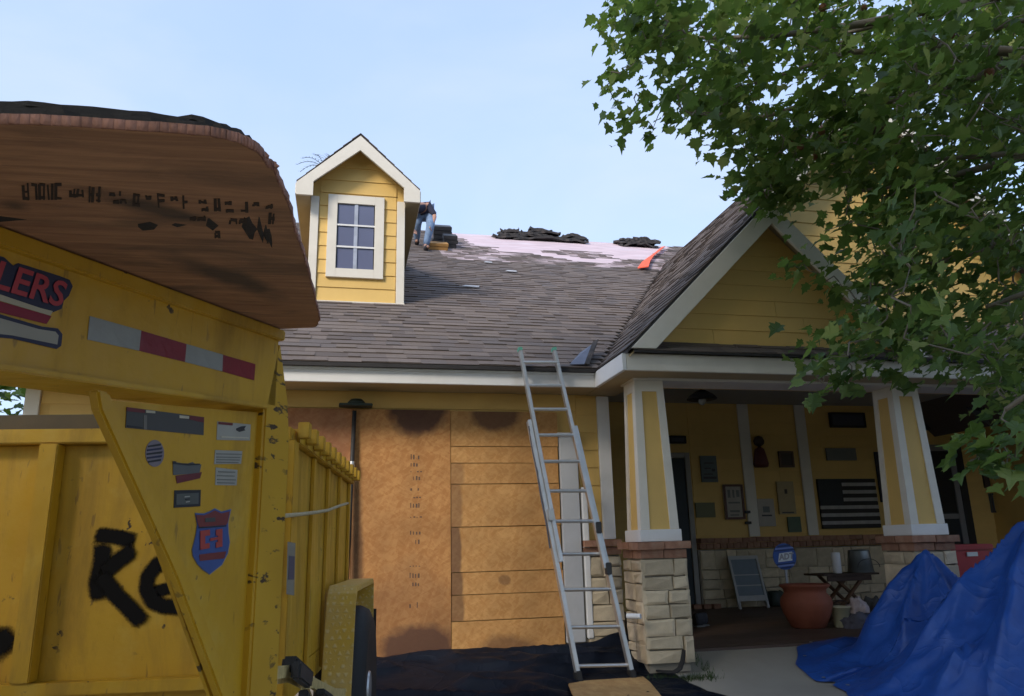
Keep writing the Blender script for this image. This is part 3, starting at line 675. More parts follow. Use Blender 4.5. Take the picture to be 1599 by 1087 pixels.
# ================================================================== LADDER
ld = thing('extension_ladder', 'aluminium extension ladder leaning on the eave in front of the strand boards', 'ladder', (2.3, 6.5, .06))
fA, fB = aty(903, 1058, 6.46), aty(987, 1056, 6.46)
tA, tB = aty(811, 548, 6.86), aty(864, 548, 6.86)
def rl(a, b, k): return a+(b-a)*k
bA1, bB1 = rl(fA, tA, .76), rl(fB, tB, .76)+Vector((.05, 0, 0)); bB1 = rl(fB, tB, .74)
fw = Vector((0, -.045, .0))
obj('rail', MB().bar(fA, bA1+Vector((-.03, 0, 0)), .035, .075, (0, 1, 0)), ALU, ld, bevel=.004); obj('rail', MB().bar(fB, bB1+Vector((.03, 0, 0)), .035, .075, (0, 1, 0)), ALU, ld, bevel=.004)
fl0, fl1 = rl(fA, tA, .32)+fw, rl(fB, tB, .30)+fw
obj('rail', MB().bar(fl0+Vector((.02, 0, 0)), tA+fw*.6, .032, .06, (0, 1, 0)), ALU, ld, bevel=.004); obj('rail', MB().bar(fl1+Vector((-.02, 0, 0)), tB+fw*.6, .032, .06, (0, 1, 0)), ALU, ld, bevel=.004)
tot = (tA-fA).length
for i, py in enumerate((1041, 980, 921, 865, 815, 767, 722, 680, 640, 604, 568)):
    # rung where the left rail shows at this picture height
    best = min((abs(proj(rl(fA, tA, k/400))[1]-py), k/400) for k in range(401))[1]
    o_ = fw if best > .36 else Vector((0, 0, 0))
    a = rl(fA, tA, best)+o_; b = rl(fB, tB, best)+o_
    obj('rung', MB().tube([a, b], .016, 8), ALU, ld)
for p, q in ((fA, tA), (fB, tB)):
    d = (q-p).normalized()
    obj('foot', MB().bar(p-d*.075, p+d*.05, .05, .10, (0, 1, 0)), RUBBER, ld, bevel=.008)
    obj('end_cap', MB().bar(q+fw*.6-d*.01, q+fw*.6+d*.02, .037, .065, (0, 1, 0)), simple('green_plastic', (.10, .32, .24), .5), ld)
for p, q, k in ((fA, tA, .46), (fB, tB, .42), (fB, tB, .30)):
    c = rl(p, q, k)+fw*1.3; obj('rung_lock', B(c.x-.025, c.x+.025, c.y-.03, c.y+.03, c.z-.05, c.z+.05), DARKM if k < .44 else ALU, ld, bevel=.006)
rp_ = [rl(fA, tA, k)+Vector((-.045, -.02+.012*sin(k*40), 0)) for k in np.linspace(.36, .74, 14)]
obj('rope', MB().tube(rp_, .008, 6), simple('grey_rope', (.10, .10, .12), .8), ld)

# ================================================================== DUMP TRAILER
A7 = radians(7); TO = Vector((-.21, 3.0, 0)); TR = Vector((cos(A7), -sin(A7), 0)); TA = Vector((sin(A7), cos(A7), 0))
def T(x, y, z): return TO+TR*x+TA*y+Vector((0, 0, z))
def tb(x0, x1, y0, y1, z0, z1): return MB().hexa([T(x0, y0, z0), T(x1, y0, z0), T(x1, y1, z0), T(x0, y1, z0), T(x0, y0, z1), T(x1, y0, z1), T(x1, y1, z1), T(x0, y1, z1)])
def mk_chipped():
    t = NT('chipped_yellow_paint'); v = t.coord('Object', (9, 9, 26), (0, radians(18), 0)); n = t.noise(v, 1.4, 4, .6, .2)
    v2 = t.coord('Object'); m = t.noise(v2, 6, 3)
    c = t.mix(t.rng(t.noise(v2, 3, 4), .35, .7), (.50, .275, .010), (.60, .345, .018))
    k = t.math('MULTIPLY', t.rng(n, .58, .62), t.rng(m, .42, .5)); c = t.mix(k, c, (.055, .03, .012))
    t.l(c, t.b.inputs['Base Color']); t.set(Roughness=.45); t.bump(k, -.4, .003); return t.m
YCHIP = mk_chipped()
def mk_diamond():
    t = NT('diamond_plate'); v = t.coord('Object', (26, 26, 26), (radians(45), 0, radians(45)))
    x = t.n('ShaderNodeTexVoronoi', distance='CHEBYCHEV'); x.inputs['Randomness'].default_value = .25; x.inputs['Scale'].default_value = 1.4; t.l(v, x.inputs['Vector'])
    h = t.rng(x.outputs['Distance'], .1, .35, 1, 0); n = t.noise(t.coord('Object'), 6, 5)
    c = t.mix(t.rng(n, .4, .65), (.62, .42, .12), (.66, .41, .05)); c = t.mix(t.math('MULTIPLY', h, .5), c, (.72, .62, .36))
    t.l(c, t.b.inputs['Base Color']); t.set(Roughness=.5); t.bump(h, .35, .005); return t.m
DIA = mk_diamond()
tr = thing('dump_trailer', 'yellow gooseneck dump trailer with black spray painted letters parked before the garage', 'trailer', (TO.x, TO.y, 0), -A7)
obj('bed_floor', tb(-2.05, 0, .02, 2.05, .60, .70), YPAINT, tr)
obj('side_wall', tb(-.035, 0, .06, 2.05, .705, 1.555), YPAINT, tr); obj('side_wall', tb(-2.05, -2.015, .06, 2.05, .705, 1.555), YPAINT, tr)
obj('tailgate', tb(-2.01, -.04, 2.01, 2.05, .705, 1.50), YPAINT, tr)
fwall = obj('front_wall', tb(-2.05, 0, .02, .055, .705, 1.55), YPAINT, tr)
obj('top_rail', tb(-2.08, .02, -.035, .085, 1.552, 1.605), YPAINT, tr, bevel=.004)
obj('bottom_rail', tb(-2.05, 0, -.035, .018, .70, .742), YPAINT, tr, bevel=.003)
for a in (-.865, -.06, -2.05, -1.45): obj('wall_post', tb(a, a+.065, -.045, .018, .744, 1.55), YPAINT, tr, bevel=.004)
obj('top_rail', tb(-.04, .03, .088, 2.05, 1.558, 1.615), YPAINT, tr, bevel=.004); obj('top_rail', tb(-2.09, -2.01, .088, 2.05, 1.558, 1.615), YPAINT, tr, bevel=.004)
for i in range(11):
    y0 = .03+i*.19; obj('stake_pocket', tb(.032, .075, y0, y0+.055, 1.572, 1.632), YPAINT, tr, bevel=.003)
for i in range(5): obj('rib', tb(.001, .016, .10+i*.46, .16+i*.46, .62, 1.556), YPAINT, tr, bevel=.003)
obj('corner_post', tb(.001, .035, -.03, .055, .58, 1.556), YPAINT, tr, bevel=.003)
obj('tarp_roller', tb(-1.95, -.12, .12, .20, 1.62, 1.685), simple('shaded_yellow_vinyl', (.075, .050, .018), .6), tr, bevel=.008)  # yellow-brown bar in shade, the shade put into the dark colour
for x in (-1.55, -.55): obj('frame_rail', tb(x, x+.07, -1.25, 2.05, .46, .598), YPAINT, tr)
obj('cross_member', tb(-1.6, -.1, -.95, -.87, .47, .59), YPAINT, tr)
# fender with wheel
def fend(pts, x0, x1): return MB().prism([T(x0, y, z) for (y, z) in pts], TR*(x1-x0))
obj('fender', fend([(.83, .34), (.98, .90), (1.01, .95), (1.06, .985), (1.97, .985), (2.03, .955), (2.08, .34), (2.065, .34), (2.015, .955), (1.06, .955), (1.0, .90), (.85, .34)], .030, .168), DIA, tr, bevel=.003)
wc = T(.080, 1.53, .43)
def wheel_lathe(prof, n=32):
    m = MB(); vs = []; fs = []
    for (r, x) in prof: vs += [wc+TR*x+TA*(r*cos(2*pi*k/n))+Vector((0, 0, r*sin(2*pi*k/n))) for k in range(n)]
    for i in range(len(prof)-1): fs += [(i*n+k, i*n+(k+1) % n, (i+1)*n+(k+1) % n, (i+1)*n+k) for k in range(n)]
    fs += [tuple(range(n)), tuple(range((len(prof)-1)*n, len(prof)*n))]; return m.add(vs, fs)
wh = obj('wheel', wheel_lathe([(.10, -.09), (.24, -.095), (.24, .09), (.10, .10), (.09, .12)]), ALU, tr, smooth=False)
obj('tyre', wheel_lathe([(.245, -.11), (.36, -.125), (.41, -.10), (.43, -.06), (.43, .06), (.41, .10), (.36, .125), (.245, .11)]), RUBBER, wh, smooth=True)
obj('mud_flap', tb(.05, .18, 2.10, 2.112, .22, .80), RUBBER, tr)
# gooseneck
AG = radians(22); GO = Vector((-.185, 2.02, 0)); GE = Vector((sin(AG), cos(AG), 0)); GN = Vector((cos(AG), -sin(AG), 0)); SL = .10
def G(s, z, n): return GO+GE*s+GN*n+Vector((0, 0, z))
def gbox(s0, s1, z0, z1, n0, n1, sl=SL):
    P = [G(s0, z0+sl*s0, n0), G(s1, z0+sl*s1, n0), G(s1, z0+sl*s1, n1), G(s0, z0+sl*s0, n1)]
    return MB().hexa(P+[p+Vector((0, 0, z1-z0)) for p in P])
beam = obj('gooseneck_beam', gbox(-1.9, .02, 1.515, 1.690, -.055, 0), YPAINT, tr)
obj('top_flange', gbox(-1.9, .03, 1.688, 1.716, -.13, .014), YPAINT, tr, bevel=.003)
obj('bottom_flange', gbox(-1.9, -.032, 1.503, 1.514, -.13, .010), YPAINT, tr, bevel=.002)
obj('gooseneck_post', MB().prism([G(-.03, .46, 0), G(.115, .46, 0), G(.115, 1.44, 0), G(.095, 1.54, 0), G(.035, 1.686, 0), G(.022, 1.686, 0), G(-.03, 1.50, 0)], -GN*.11), YCHIP, tr, bevel=.008, seg=3)
def gpx(px, py, n=0.): return atplane(px, py, GO+GN*n, GN)
gp = [gpx(165, 625, -.02), gpx(425, 646, -.02), gpx(395, 1000, -.02), gpx(380, 1120, -.02), gpx(340, 1120, -.02)]
plate = obj('gusset_plate', MB().prism([p for p in gp], -GN*.008), YPAINT, tr)
obj('brace', MB().prism([gpx(x, y, .012) for x, y in ((153, 608), (172, 613), (296, 895), (378, 1120), (358, 1120), (276, 900), (158, 640))], -GN*.022), YPAINT, tr, bevel=.004)
# coupler end out of frame, still part of the trailer
obj('coupler', MB().tube([G(-1.85, 1.30, -.06), G(-1.85, .95, -.06)], .06, 14), DARKM, tr)
obj('neck_cross_beam', MB().bar(G(-1.8, 1.33, -.05), G(-1.8, 1.33, -.05)+Vector((-.35, .15, 0)), .1, .15), YPAINT, tr)
lp = T(-1.95, -1.0, 1.60); obj('gooseneck_beam', MB().bar(lp, G(-1.8, 1.42, -.42), .06, .18), YPAINT, tr); obj('gooseneck_post', MB().bar(lp+Vector((0, 0, -1.1)), lp, .1, .1, (0, 1, 0)), YPAINT, tr)
# --- print on the trailer: flat stickers
def sticker(pts, mat, n, name='sticker', th=.0008, parent=None, label=None):
    P = [gpx(x, y, n) for (x, y) in pts]; return obj(name, MB().prism(P, GN*th), mat, parent or tr, label=label)
SW = flat('faded_white_print', (.34, .33, .28)); SR = flat('dark_red_print', (.24, .012, .035)); SG = flat('dark_grey_print', (.062, .060, .056)); SBK = flat('black_print', (.02, .02, .022))
NAVY = flat('navy_print', (.020, .022, .06)); SBL = flat('blue_print', (.045, .085, .26)); SMA = flat('maroon_print', (.13, .02, .022)); LRED = flat('letter_red', (.42, .045, .06)); SCR = flat('cream_print', (.48, .44, .33))
REFW = simple('reflective_white_tape', (.30, .31, .29), .35, .08, 30); REFR = simple('reflective_red_tape', (.22, .010, .022), .35, .1, 30)
for pts, m in (([(139.8, 493.6), (220.2, 516.3), (216.7, 547.8), (136.3, 530.3)], REFW), ([(220.2, 516.3), (290.8, 537.3), (288.4, 565.3), (216.7, 547.8)], REFR), ([(290.8, 537.3), (347.8, 554), (346.7, 580), (288.4, 565.3)], REFW), ([(347.8, 554), (398.5, 568.7), (396.7, 594), (346.7, 580)], REFR)):
    sticker(pts, m, .0008, 'reflective_tape', parent=beam)
N1 = -.0195
sticker([(197.4, 635.7), (318.3, 651.5), (317.5, 679.6), (195.7, 668)], SG, N1, parent=plate)
for p in ([(197.4, 635.7), (226, 639.5), (226, 645), (197.4, 642)], [(296, 649), (318.3, 651.5), (318, 660), (296, 655)]): sticker(p, SMA, N1+.001, 'sticker_band', parent=plate)
for p in ([(228, 640.5), (242, 642), (242, 645.5), (228, 644.5)], [(280, 648.5), (295, 650), (295, 654), (280, 653)]): sticker(p, SCR, N1+.001, 'sticker_band', parent=plate)
sticker([(224, 648), (229, 648.5), (229, 671), (224, 670.5)], simple('mid_grey_print', (.16, .15, .13), .6), N1+.001, 'sticker_band', parent=plate)
sticker([(199, 664), (222, 667), (222, 669), (199, 667)], SBK, N1+.001, 'sticker_band', parent=plate)
cir = [(241.3+14.5*cos(a), 708+21*sin(a)) for a in np.linspace(0, 2*pi, 25)[:-1]]
sticker(cir, flat('grey_violet_print', (.20, .17, .19)), N1, parent=plate)
for i in range(5):
    y0 = 695+i*6; hw = 14.5*sqrt(max(.05, 1-((y0-707)/21)**2))*.85
    sticker([(241.3-hw, y0+1), (241.3+hw, y0-2.5), (241.3+hw*.9, y0+1), (241.3-hw, y0+3.6)], NAVY if i % 2 else SBK, N1+.001, 'sticker_band', parent=plate)
sticker([(269.4, 721), (275, 722), (292, 724.5), (300, 721.5), (304, 724), (314, 725.5), (311, 739), (270, 742)], flat('blue_grey_print', (.10, .105, .10)), N1, parent=plate)
sticker([(274, 743), (311, 738), (315, 737), (312, 747), (276, 755)], SMA, N1+.0002, parent=plate)
sticker([(269.4, 720), (275, 720.5), (275, 723), (296, 724), (312, 724), (312, 726), (294, 727), (270, 724.5)], SBK, N1+.001, 'sticker_band', parent=plate)
sticker([(272, 765.8), (313.3, 765), (312.5, 790.6), (271, 793)], SBK, N1, parent=plate)
sticker([(275, 771.5), (310, 769.5), (309.5, 787), (275, 788.5)], flat('green_grey_print', (.085, .09, .08)), N1+.001, 'sticker_band', parent=plate)
for i in range(3): sticker([(288+i, 775+i*4), (296, 774.3+i*4), (296, 776+i*4), (288+i, 777+i*4)], SW if i != 1 else SBK, N1+.002, 'sticker_band', parent=plate)
sticker([(339, 658), (391, 663), (390, 688), (338, 687)], SW, N1, parent=plate)
sticker([(341, 658.7), (363, 660.5), (363, 664.5), (341, 662.6)], SMA, N1+.001, 'sticker_band', parent=plate)
sticker([(369, 669), (376, 666), (384, 665), (381, 670), (383, 672), (374, 674.5), (369, 672)], SBK, N1+.001, 'sticker_band', parent=plate)
sticker([(345, 681), (388, 683), (388, 685), (345, 683.5)], SCR, N1+.001, 'sticker_band', parent=plate)
sticker([(335.7, 702.8), (378, 704.5), (376, 724.3), (334, 725)], SW, N1, parent=plate)
sticker([(336.5, 730), (370.5, 734), (369, 758), (335.7, 757.5)], SW, N1, parent=plate)
for (x0, x1, y) in ((338, 377, 708), (338, 375, 713), (338, 374, 717), (338, 372, 721), (341, 367, 736), (339, 366, 742), (339, 368, 748), (339, 366, 753)):
    sticker([(x0, y), (x1, y+.8), (x1, y+2.2), (x0, y+1.6)], flat('print_grey', (.15, .15, .13)), N1+.001, 'print_line', parent=plate)
SH = [(304.4, 801.5), (318, 802.5), (327, 799), (334.9, 794.4), (345, 799.5), (360, 795.5), (355.5, 816), (356, 832), (358, 847), (355, 864), (346, 881.7), (327, 896.6), (316, 889), (308, 880.5), (301, 868), (300, 858), (305.5, 836), (308, 820)]
cx_, cy_ = 330, 842
shd = sticker([(cx_+(x-cx_)*1.03, cy_+(y-cy_)*1.02) for x, y in SH], flat('silver_print', (.26, .25, .24)), N1, 'shield_sticker', parent=tr)
sticker(SH, SBL, N1+.001, 'shield_field', parent=shd)
sticker([(306, 804), (318, 804.8), (327, 801.5), (334.9, 797), (345, 801.8), (358.5, 798.5), (355, 817), (352, 820), (311, 823), (309, 819)], flat('brick_red_print', (.17, .032, .028)), N1+.002, 'shield_band', parent=shd)
sticker([(310, 823.5), (353, 820.5), (353, 822), (310, 825)], SBK, N1+.003, 'shield_band', parent=shd)
sticker([(320, 809), (336, 808), (336, 814.5), (320, 815.5)], SG, N1+.003, 'shield_band', parent=shd)
sticker([(311, 866), (353, 861), (350, 872), (312, 876)], flat('brick_red_print', (.17, .032, .028)), N1+.002, 'shield_band', parent=shd)
LR2 = flat('shield_letter_red', (.36, .05, .04))
for p in ([(312.5, 829), (327.5, 827), (327.5, 836), (320, 837), (320, 849), (327, 848), (327, 856), (312.5, 858.5)], [(328, 840.5), (340, 838.5), (340, 842.5), (328, 845)], [(337, 827.5), (347, 825.5), (347, 853.5), (337, 855.5), (337, 847), (340, 846), (340, 836), (337, 836.5)]):
    sticker(p, LR2, N1+.003, 'shield_letter', parent=shd)
# name decal on the beam (the frame cuts it after the last four letters)
e0, e1 = gpx(17, 452, .001), gpx(103, 478, .001)
ex = (gpx(400, 569, .001)-gpx(140, 494, .001)).normalized(); eu = GN.cross(ex)
end = gpx(101, 481, .001); hgt = (gpx(60, 424, .001)-gpx(60, 466, .001)).length
wid = (e1-e0).dot(ex)
cu_m = text_mb('ERS', Matrix.Identity(4), 1.0, .02, 0, .25); wx = max(v.x for v in cu_m.v)-min(v.x for v in cu_m.v); hx = max(v.y for v in cu_m.v)
full = text_mb('LERS', Matrix.Identity(4), 1.0, .02, 0, .25); xr_ = max(v.x for v in full.v)
szy = hgt/hx; xs = wid/wx/szy
mat4 = frame4(end-ex*(xr_*xs*szy)+GN*.0012, ex, eu)
sticker([(-40, 388), (6, 402), (20, 415), (28, 411), (80, 427), (92, 431), (108, 437), (113, 447), (107, 462), (99, 470), (96, 482), (82, 488), (64, 482), (0, 463), (-40, 452)], NAVY, .0006, 'decal_outline', parent=beam)
obj('decal_letters', text_mb('LERS', Matrix.Translation(GN*.0012) @ mat4 @ Matrix.Diagonal((szy*xs, szy, szy, 1)), 1., .02, .0004, .25, 1.), LRED, beam)
for pts, m, n in (([(-60, 443), (0, 460), (62, 481), (82, 486), (78, 493), (0, 470), (-60, 452)], SCR, .0010), ([(-60, 452), (0, 471), (80, 494), (72, 506), (0, 488), (-60, 470)], SR, .0011), ([(-60, 475), (0, 491), (65, 510), (90, 513), (97, 522), (95, 540), (88, 545), (20, 529), (-60, 522)], NAVY, .0012), ([(-60, 481), (0, 497), (60, 514), (86, 518), (91, 524), (89, 538), (20, 524), (-60, 515)], SW, .0024)):
    sticker(pts, m, n, 'decal_stripe', parent=beam)
# spray paint letters on the front wall (soft edged paint film)
def mk_spray():
    t = NT('black_spray_paint'); a = t.attr('fade').outputs['Fac']; v = t.coord('Object'); n = t.noise(v, 160, 2); n2 = t.noise(v, 22, 3)
    f = t.math('ADD', a, t.math('ADD', t.math('MULTIPLY', t.math('SUBTRACT', n, .5), .5), t.math('MULTIPLY', t.math('SUBTRACT', n2, .5), .35)))
    k = t.rng(f, .12, .66); tp = t.n('ShaderNodeBsdfTransparent'); ms = t.n('ShaderNodeMixShader')
    t.set(Base_Color=(.012, .011, .011), Roughness=.9); t.b.inputs['Specular IOR Level'].default_value = .1; t.l(k, ms.inputs[0]); t.l(tp.outputs[0], ms.inputs[1]); t.l(t.b.outputs[0], ms.inputs[2]); t.l(ms.outputs[0], t.out.inputs[0]); return t.m
SPRAY = mk_spray()
def spray(strokes, name):
    vs = []; fs = []; fade = []
    for si, (pts, wpx) in enumerate(strokes):
        P = [atplane(x, y, T(0, .019-.0012*(si+1), 0), TA) for x, y in pts]
        # resample
        Q = []
        for a, b in zip(P[:-1], P[1:]):
            Q += [a+(b-a)*t for t in np.linspace(0, 1, 8)[:-1]]
        Q.append(P[-1]); hw = wpx/FPX*3.1; d0 = (Q[1]-Q[0]).normalized(); d1 = (Q[-1]-Q[-2]).normalized()
        Q = [Q[0]-d0*hw*.9]+Q+[Q[-1]+d1*hw*.9]; o = len(vs); n = 5
        for i, p in enumerate(Q):
            d = (Q[min(i+1, len(Q)-1)]-Q[max(i-1, 0)]).normalized(); s = d.cross(TA).normalized(); e = 0 if i in (0, len(Q)-1) else 1
            for k in range(n):
                u = (k-(n-1)/2)/((n-1)/2); vs.append(p+s*u*hw*1.25); fade.append(e*(1-u*u))
        for i in range(len(Q)-1): fs += [(o+i*n+k, o+i*n+k+1, o+(i+1)*n+k+1, o+(i+1)*n+k) for k in range(n-1)]
    m = MB().add(vs, fs); ob = obj(name, m, SPRAY, fwall, smooth=True)
    a = ob.data.attributes.new('fade', 'FLOAT', 'POINT'); a.data.foreach_set('value', fade)
spray([([(155, 836), (178, 838), (204, 844)], 11), ([(160, 858), (158, 885), (152, 912), (154, 928)], 13), ([(203, 862), (184, 876), (165, 893)], 12), ([(160, 902), (178, 926), (196, 944), (218, 968)], 12)], 'spray_paint_letter')
spray([([(276, 914), (262, 919), (244, 924)], 9), ([(262, 876), (244, 882), (231, 900), (228, 920), (238, 939), (256, 947), (282, 948)], 11)], 'spray_paint_letter')
spray([([(-6, 1000), (4, 1010)], 22)], 'spray_paint_dot')
# sticker on the side of the bed, near the front corner
def side(px, py, n=.036): return atplane(px, py, TO+TR*n, TR)
obj('side_sticker', MB().prism([side(449, 846), (side(461, 848)), side(459, 930), side(447, 928)], TR*.001), flat('pale_print', (.22, .23, .19)), tr)
obj('side_sticker_panel', MB().prism([side(451, 868, .0375), side(460, 869, .0375), side(459, 905, .0375), side(450, 905, .0375)], TR*.001), flat('blue_dull_print', (.06, .075, .13)), tr)
# rope across the bed side
rpx = [(440, 806), (470, 803), (495, 800), (512, 797), (530, 790), (543, 786)]
tag(obj('rope', MB().tube([side(x, y, .05) for x, y in rpx], .0075, 8), simple('cream_rope', (.50, .42, .26), .85, .2, 60), smooth=True), 'cream rope stretched along the outside of the yellow trailer bed', 'rope')
# ratchet straps bunched on the frame
st = thing('ratchet_strap', 'yellow and black ratchet strap bunched at the bottom beside the trailer fender', 'strap', side(480, 1070, .10))
YW = simple('yellow_webbing', (.55, .42, .17), .8, .25, 40); 
def ribbon(pts, wd, n=.10, dn=.0):
    P = [side(x, y, n+dn*i) for i, (x, y) in enumerate(pts)]; m = MB(); vs = []
    for i, p in enumerate(P):
        d = (P[min(i+1, len(P)-1)]-P[max(i-1, 0)]).normalized(); u = d.cross(TR).normalized(); vs += [p-u*wd/2, p+u*wd/2, p+u*wd/2+TR*.003, p-u*wd/2+TR*.003]
    m.add(vs, [(4*i+a, 4*i+(a+1) % 4, 4*i+4+(a+1) % 4, 4*i+4+a) for i in range(len(P)-1) for a in range(4)]+[(0, 1, 2, 3), (len(vs)-4, len(vs)-3, len(vs)-2, len(vs)-1)]); return m
obj('webbing', ribbon([(415, 1052), (435, 1050), (452, 1048), (462, 1053), (478, 1062), (492, 1072), (505, 1084), (515, 1100)], .035, .10, .004), YW, st)
obj('webbing', ribbon([(432, 1060), (450, 1058), (466, 1066), (480, 1078), (486, 1095)], .03, .085, .004), YW, st)
obj('webbing', ribbon([(470, 1068), (488, 1066), (505, 1074), (522, 1082), (545, 1082)], .035, .13, .003), YW, st)
obj('ratchet_handle', MB().bar(side(452, 1036, .11), side(478, 1058, .12), .05, .045), RUBBER, st, bevel=.008)
obj('ratchet_handle', MB().bar(side(462, 1046, .14), side(481, 1062, .14), .03, .05), DARKM, st, bevel=.006)
obj('hook', MB().tube([side(456, 1032, .10), side(458, 1038, .12), side(466, 1044, .12)], .012, 8), DARKM, st, smooth=True)
obj('strap_end', MB().bar(side(473, 1084, .13), side(482, 1100, .13), .03, .03), RUBBER, st, bevel=.004)
obj('strap_end', MB().bar(side(500, 1080, .16), side(515, 1090, .16), .03, .02), RUBBER, st, bevel=.004)

# --- plywood sheet lying over the gooseneck, with torn shingles on it
pn = (Vector((sin(AG), cos(AG), SL)).cross(Vector((cos(AG), -sin(AG), -.015)))).normalized(); pn = pn if pn.z > 0 else -pn
P0 = G(0, 1.719, 0)
outl = [(0, 195), (80, 197), (160, 202), (250, 208), (320, 213), (360, 220), (385, 229), (405, 243), (418, 262), (428, 268), (440, 300), (452, 330), (459, 362), (470, 392), (482, 436), (492, 474), (499, 500), (493, 511), (432, 514)]
oo = []
for (xa, ya), (xb, yb) in zip(outl[:-1], outl[1:]):
    for k in range(5): oo.append((xa+(xb-xa)*k/5+random.uniform(-1.3, 1.3)*(1 if 215 < ya < 470 else .2), ya+(yb-ya)*k/5+random.uniform(-1., 1.)*(1 if ya > 215 else .5)))
PP = [atplane(x, y, P0, pn) for x, y in oo+[outl[-1]]]
def onpl(x, y): return Vector((x, y, P0.z-((x-P0.x)*pn.x+(y-P0.y)*pn.y)/pn.z))
PP = [onpl(PP[0].x-.55, PP[0].y+.10)]+PP+[onpl(-.95, 2.16), onpl(-1.1, 1.0)]
ply = obj('plywood_sheet', MB().prism(PP, pn*.0105), PLY); tag(ply, 'dark weathered plywood sheet with a rounded corner lying across the trailer gooseneck', 'plywood')
pt = PLY.node_tree; bc_ = next(n for n in pt.nodes if n.type == 'BSDF_PRINCIPLED'); ctr_ = ply.location.copy()
for (q0, q1, wd_, am) in (((110, 292), (335, 352), .035, .8), ((245, 388), (445, 470), .05, .8), ((300, 480), (420, 492), .012, .6), ((-10, 318), (60, 326), .03, .7)):
    a, b = atplane(*q0, P0, pn)-ctr_, atplane(*q1, P0, pn)-ctr_; m_ = pt.nodes.new('ShaderNodeMapping'); m_.vector_type = 'TEXTURE'
    m_.inputs['Location'].default_value = (a+b)/2; m_.inputs['Rotation'].default_value = (0, 0, atan2(b.y-a.y, b.x-a.x)); m_.inputs['Scale'].default_value = ((b-a).length/2, wd_, 10)
    tc_ = pt.nodes.new('ShaderNodeTexCoord'); pt.links.new(tc_.outputs['Object'], m_.inputs[0]); ln_ = pt.nodes.new('ShaderNodeVectorMath'); ln_.operation = 'LENGTH'; pt.links.new(m_.outputs[0], ln_.inputs[0])
    no_ = pt.nodes.new('ShaderNodeTexNoise'); no_.inputs['Scale'].default_value = 14; no_.inputs['Detail'].default_value = 5; pt.links.new(tc_.outputs['Object'], no_.inputs['Vector'])
    ad_ = pt.nodes.new('ShaderNodeMath'); ad_.operation = 'MULTIPLY_ADD'; pt.links.new(no_.outputs['Fac'], ad_.inputs[0]); ad_.inputs[1].default_value = 1.3; pt.links.new(ln_.outputs['Value'], ad_.inputs[2])
    mr_ = pt.nodes.new('ShaderNodeMapRange'); mr_.inputs[1].default_value = 1.0; mr_.inputs[2].default_value = 1.75; mr_.inputs[3].default_value = am; mr_.inputs[4].default_value = 0; pt.links.new(ad_.outputs[0], mr_.inputs[0])
    mi_ = pt.nodes.new('ShaderNodeMix'); mi_.data_type = 'RGBA'; src = bc_.inputs['Base Color'].links[0].from_socket; pt.links.new(mr_.outputs[0], mi_.inputs[0]); pt.links.new(src, mi_.inputs[6]); mi_.inputs[7].default_value = (.055, .046, .040, 1); pt.links.new(mi_.outputs[2], bc_.inputs['Base Color'])
EDGE = simple('pinkish_plywood_edge', (.34, .17, .125), .8, .35, 9, .5, 60, stretch=(3, 3, 1))
c0 = sum(PP, Vector())/len(PP)
em = MB(); er = [random.uniform(.0012, .0035) for _ in PP]
for i in range(1, len(PP)-3):
    a, b = PP[i], PP[i+1]; d = (b-a).normalized(); o_ = d.cross(pn); o_ = o_ if o_.dot(a-c0) > 0 else -o_
    r1, r2 = er[i], er[i+1]
    em.hexa([a+pn*.0006, b+pn*.0006, b+o_*r2+pn*.001, a+o_*r1+pn*.001, a+pn*.013, b+pn*.013, b+o_*r2+pn*.0118, a+o_*r1+pn*.0118])
obj('edge_veneer', em, EDGE, ply, smooth=True)
for (x, y, l) in ((428, 262, 9), (440, 318, 8), (414, 246, 7), (470, 395, 7)):       # splinters
    a = atplane(x, y, P0, pn); b = atplane(x+l, y+1, P0, pn)+pn*.003; obj('splinter', MB().add([a+pn*.001, a+pn*.008, a+pn*.004+TA*.012, b], [(0, 1, 2), (0, 1, 3), (1, 2, 3), (0, 2, 3)]), EDGE, ply)
def upx(x, y): return atplane(x, y, P0-pn*.0006, pn)
PIN = simple('faded_stamp', (.045, .030, .024), .85, .3, 40)
for (x0, x1, y0, y1) in ((36, 100, 288, 312), (110, 134, 296, 308), (140, 160, 292, 316), (172, 192, 300, 306), (178, 200, 312, 318), (210, 222, 304, 322), (228, 240, 306, 312), (246, 262, 304, 324), (268, 280, 308, 314), (286, 296, 306, 326), (312, 326, 312, 318), (316, 330, 324, 330), (336, 346, 312, 330), (352, 366, 314, 320), (354, 370, 326, 332), (376, 392, 314, 332), (396, 408, 318, 322), (418, 430, 320, 326), (422, 432, 332, 350), (296, 326, 338, 345), (360, 390, 343, 350), (336, 346, 362, 372)):
    pm = MB(); ng = max(1, round((x1-x0)/13)); gw_ = (x1-x0)/ng
    for g_ in range(ng):
        gx = x0+g_*gw_
        for s_ in range(4):
            if s_ < 2: xa, ya, xb, yb = gx+(0 if s_ == 0 else gw_*.55), y0+random.uniform(-2, 2), gx+(0 if s_ == 0 else gw_*.55)+random.uniform(-2, 2), y1
            else: ya = random.choice((y0, (y0+y1)/2, y1-3)); xa, xb, yb = gx, gx+gw_*.7, ya+random.uniform(-1, 2)
            if random.random() < .2: continue
            ww = random.uniform(1.2, 2.4); dx, dy = (ww, 0) if s_ < 2 else (0, ww)
            pm.prism([upx(xa-dx, ya-dy), upx(xb-dx, yb-dy), upx(xb+dx, yb+dy), upx(xa+dx, ya+dy)], -pn*(.0003+.00004*s_))
    if pm.v: obj('print_mark', pm, PIN, ply)
sp = thing('shingle_scraps', 'dark torn shingle strips heaped on top of the weathered plywood sheet', 'shingle scraps', onpl(-.5, 1.0)+pn*.02)
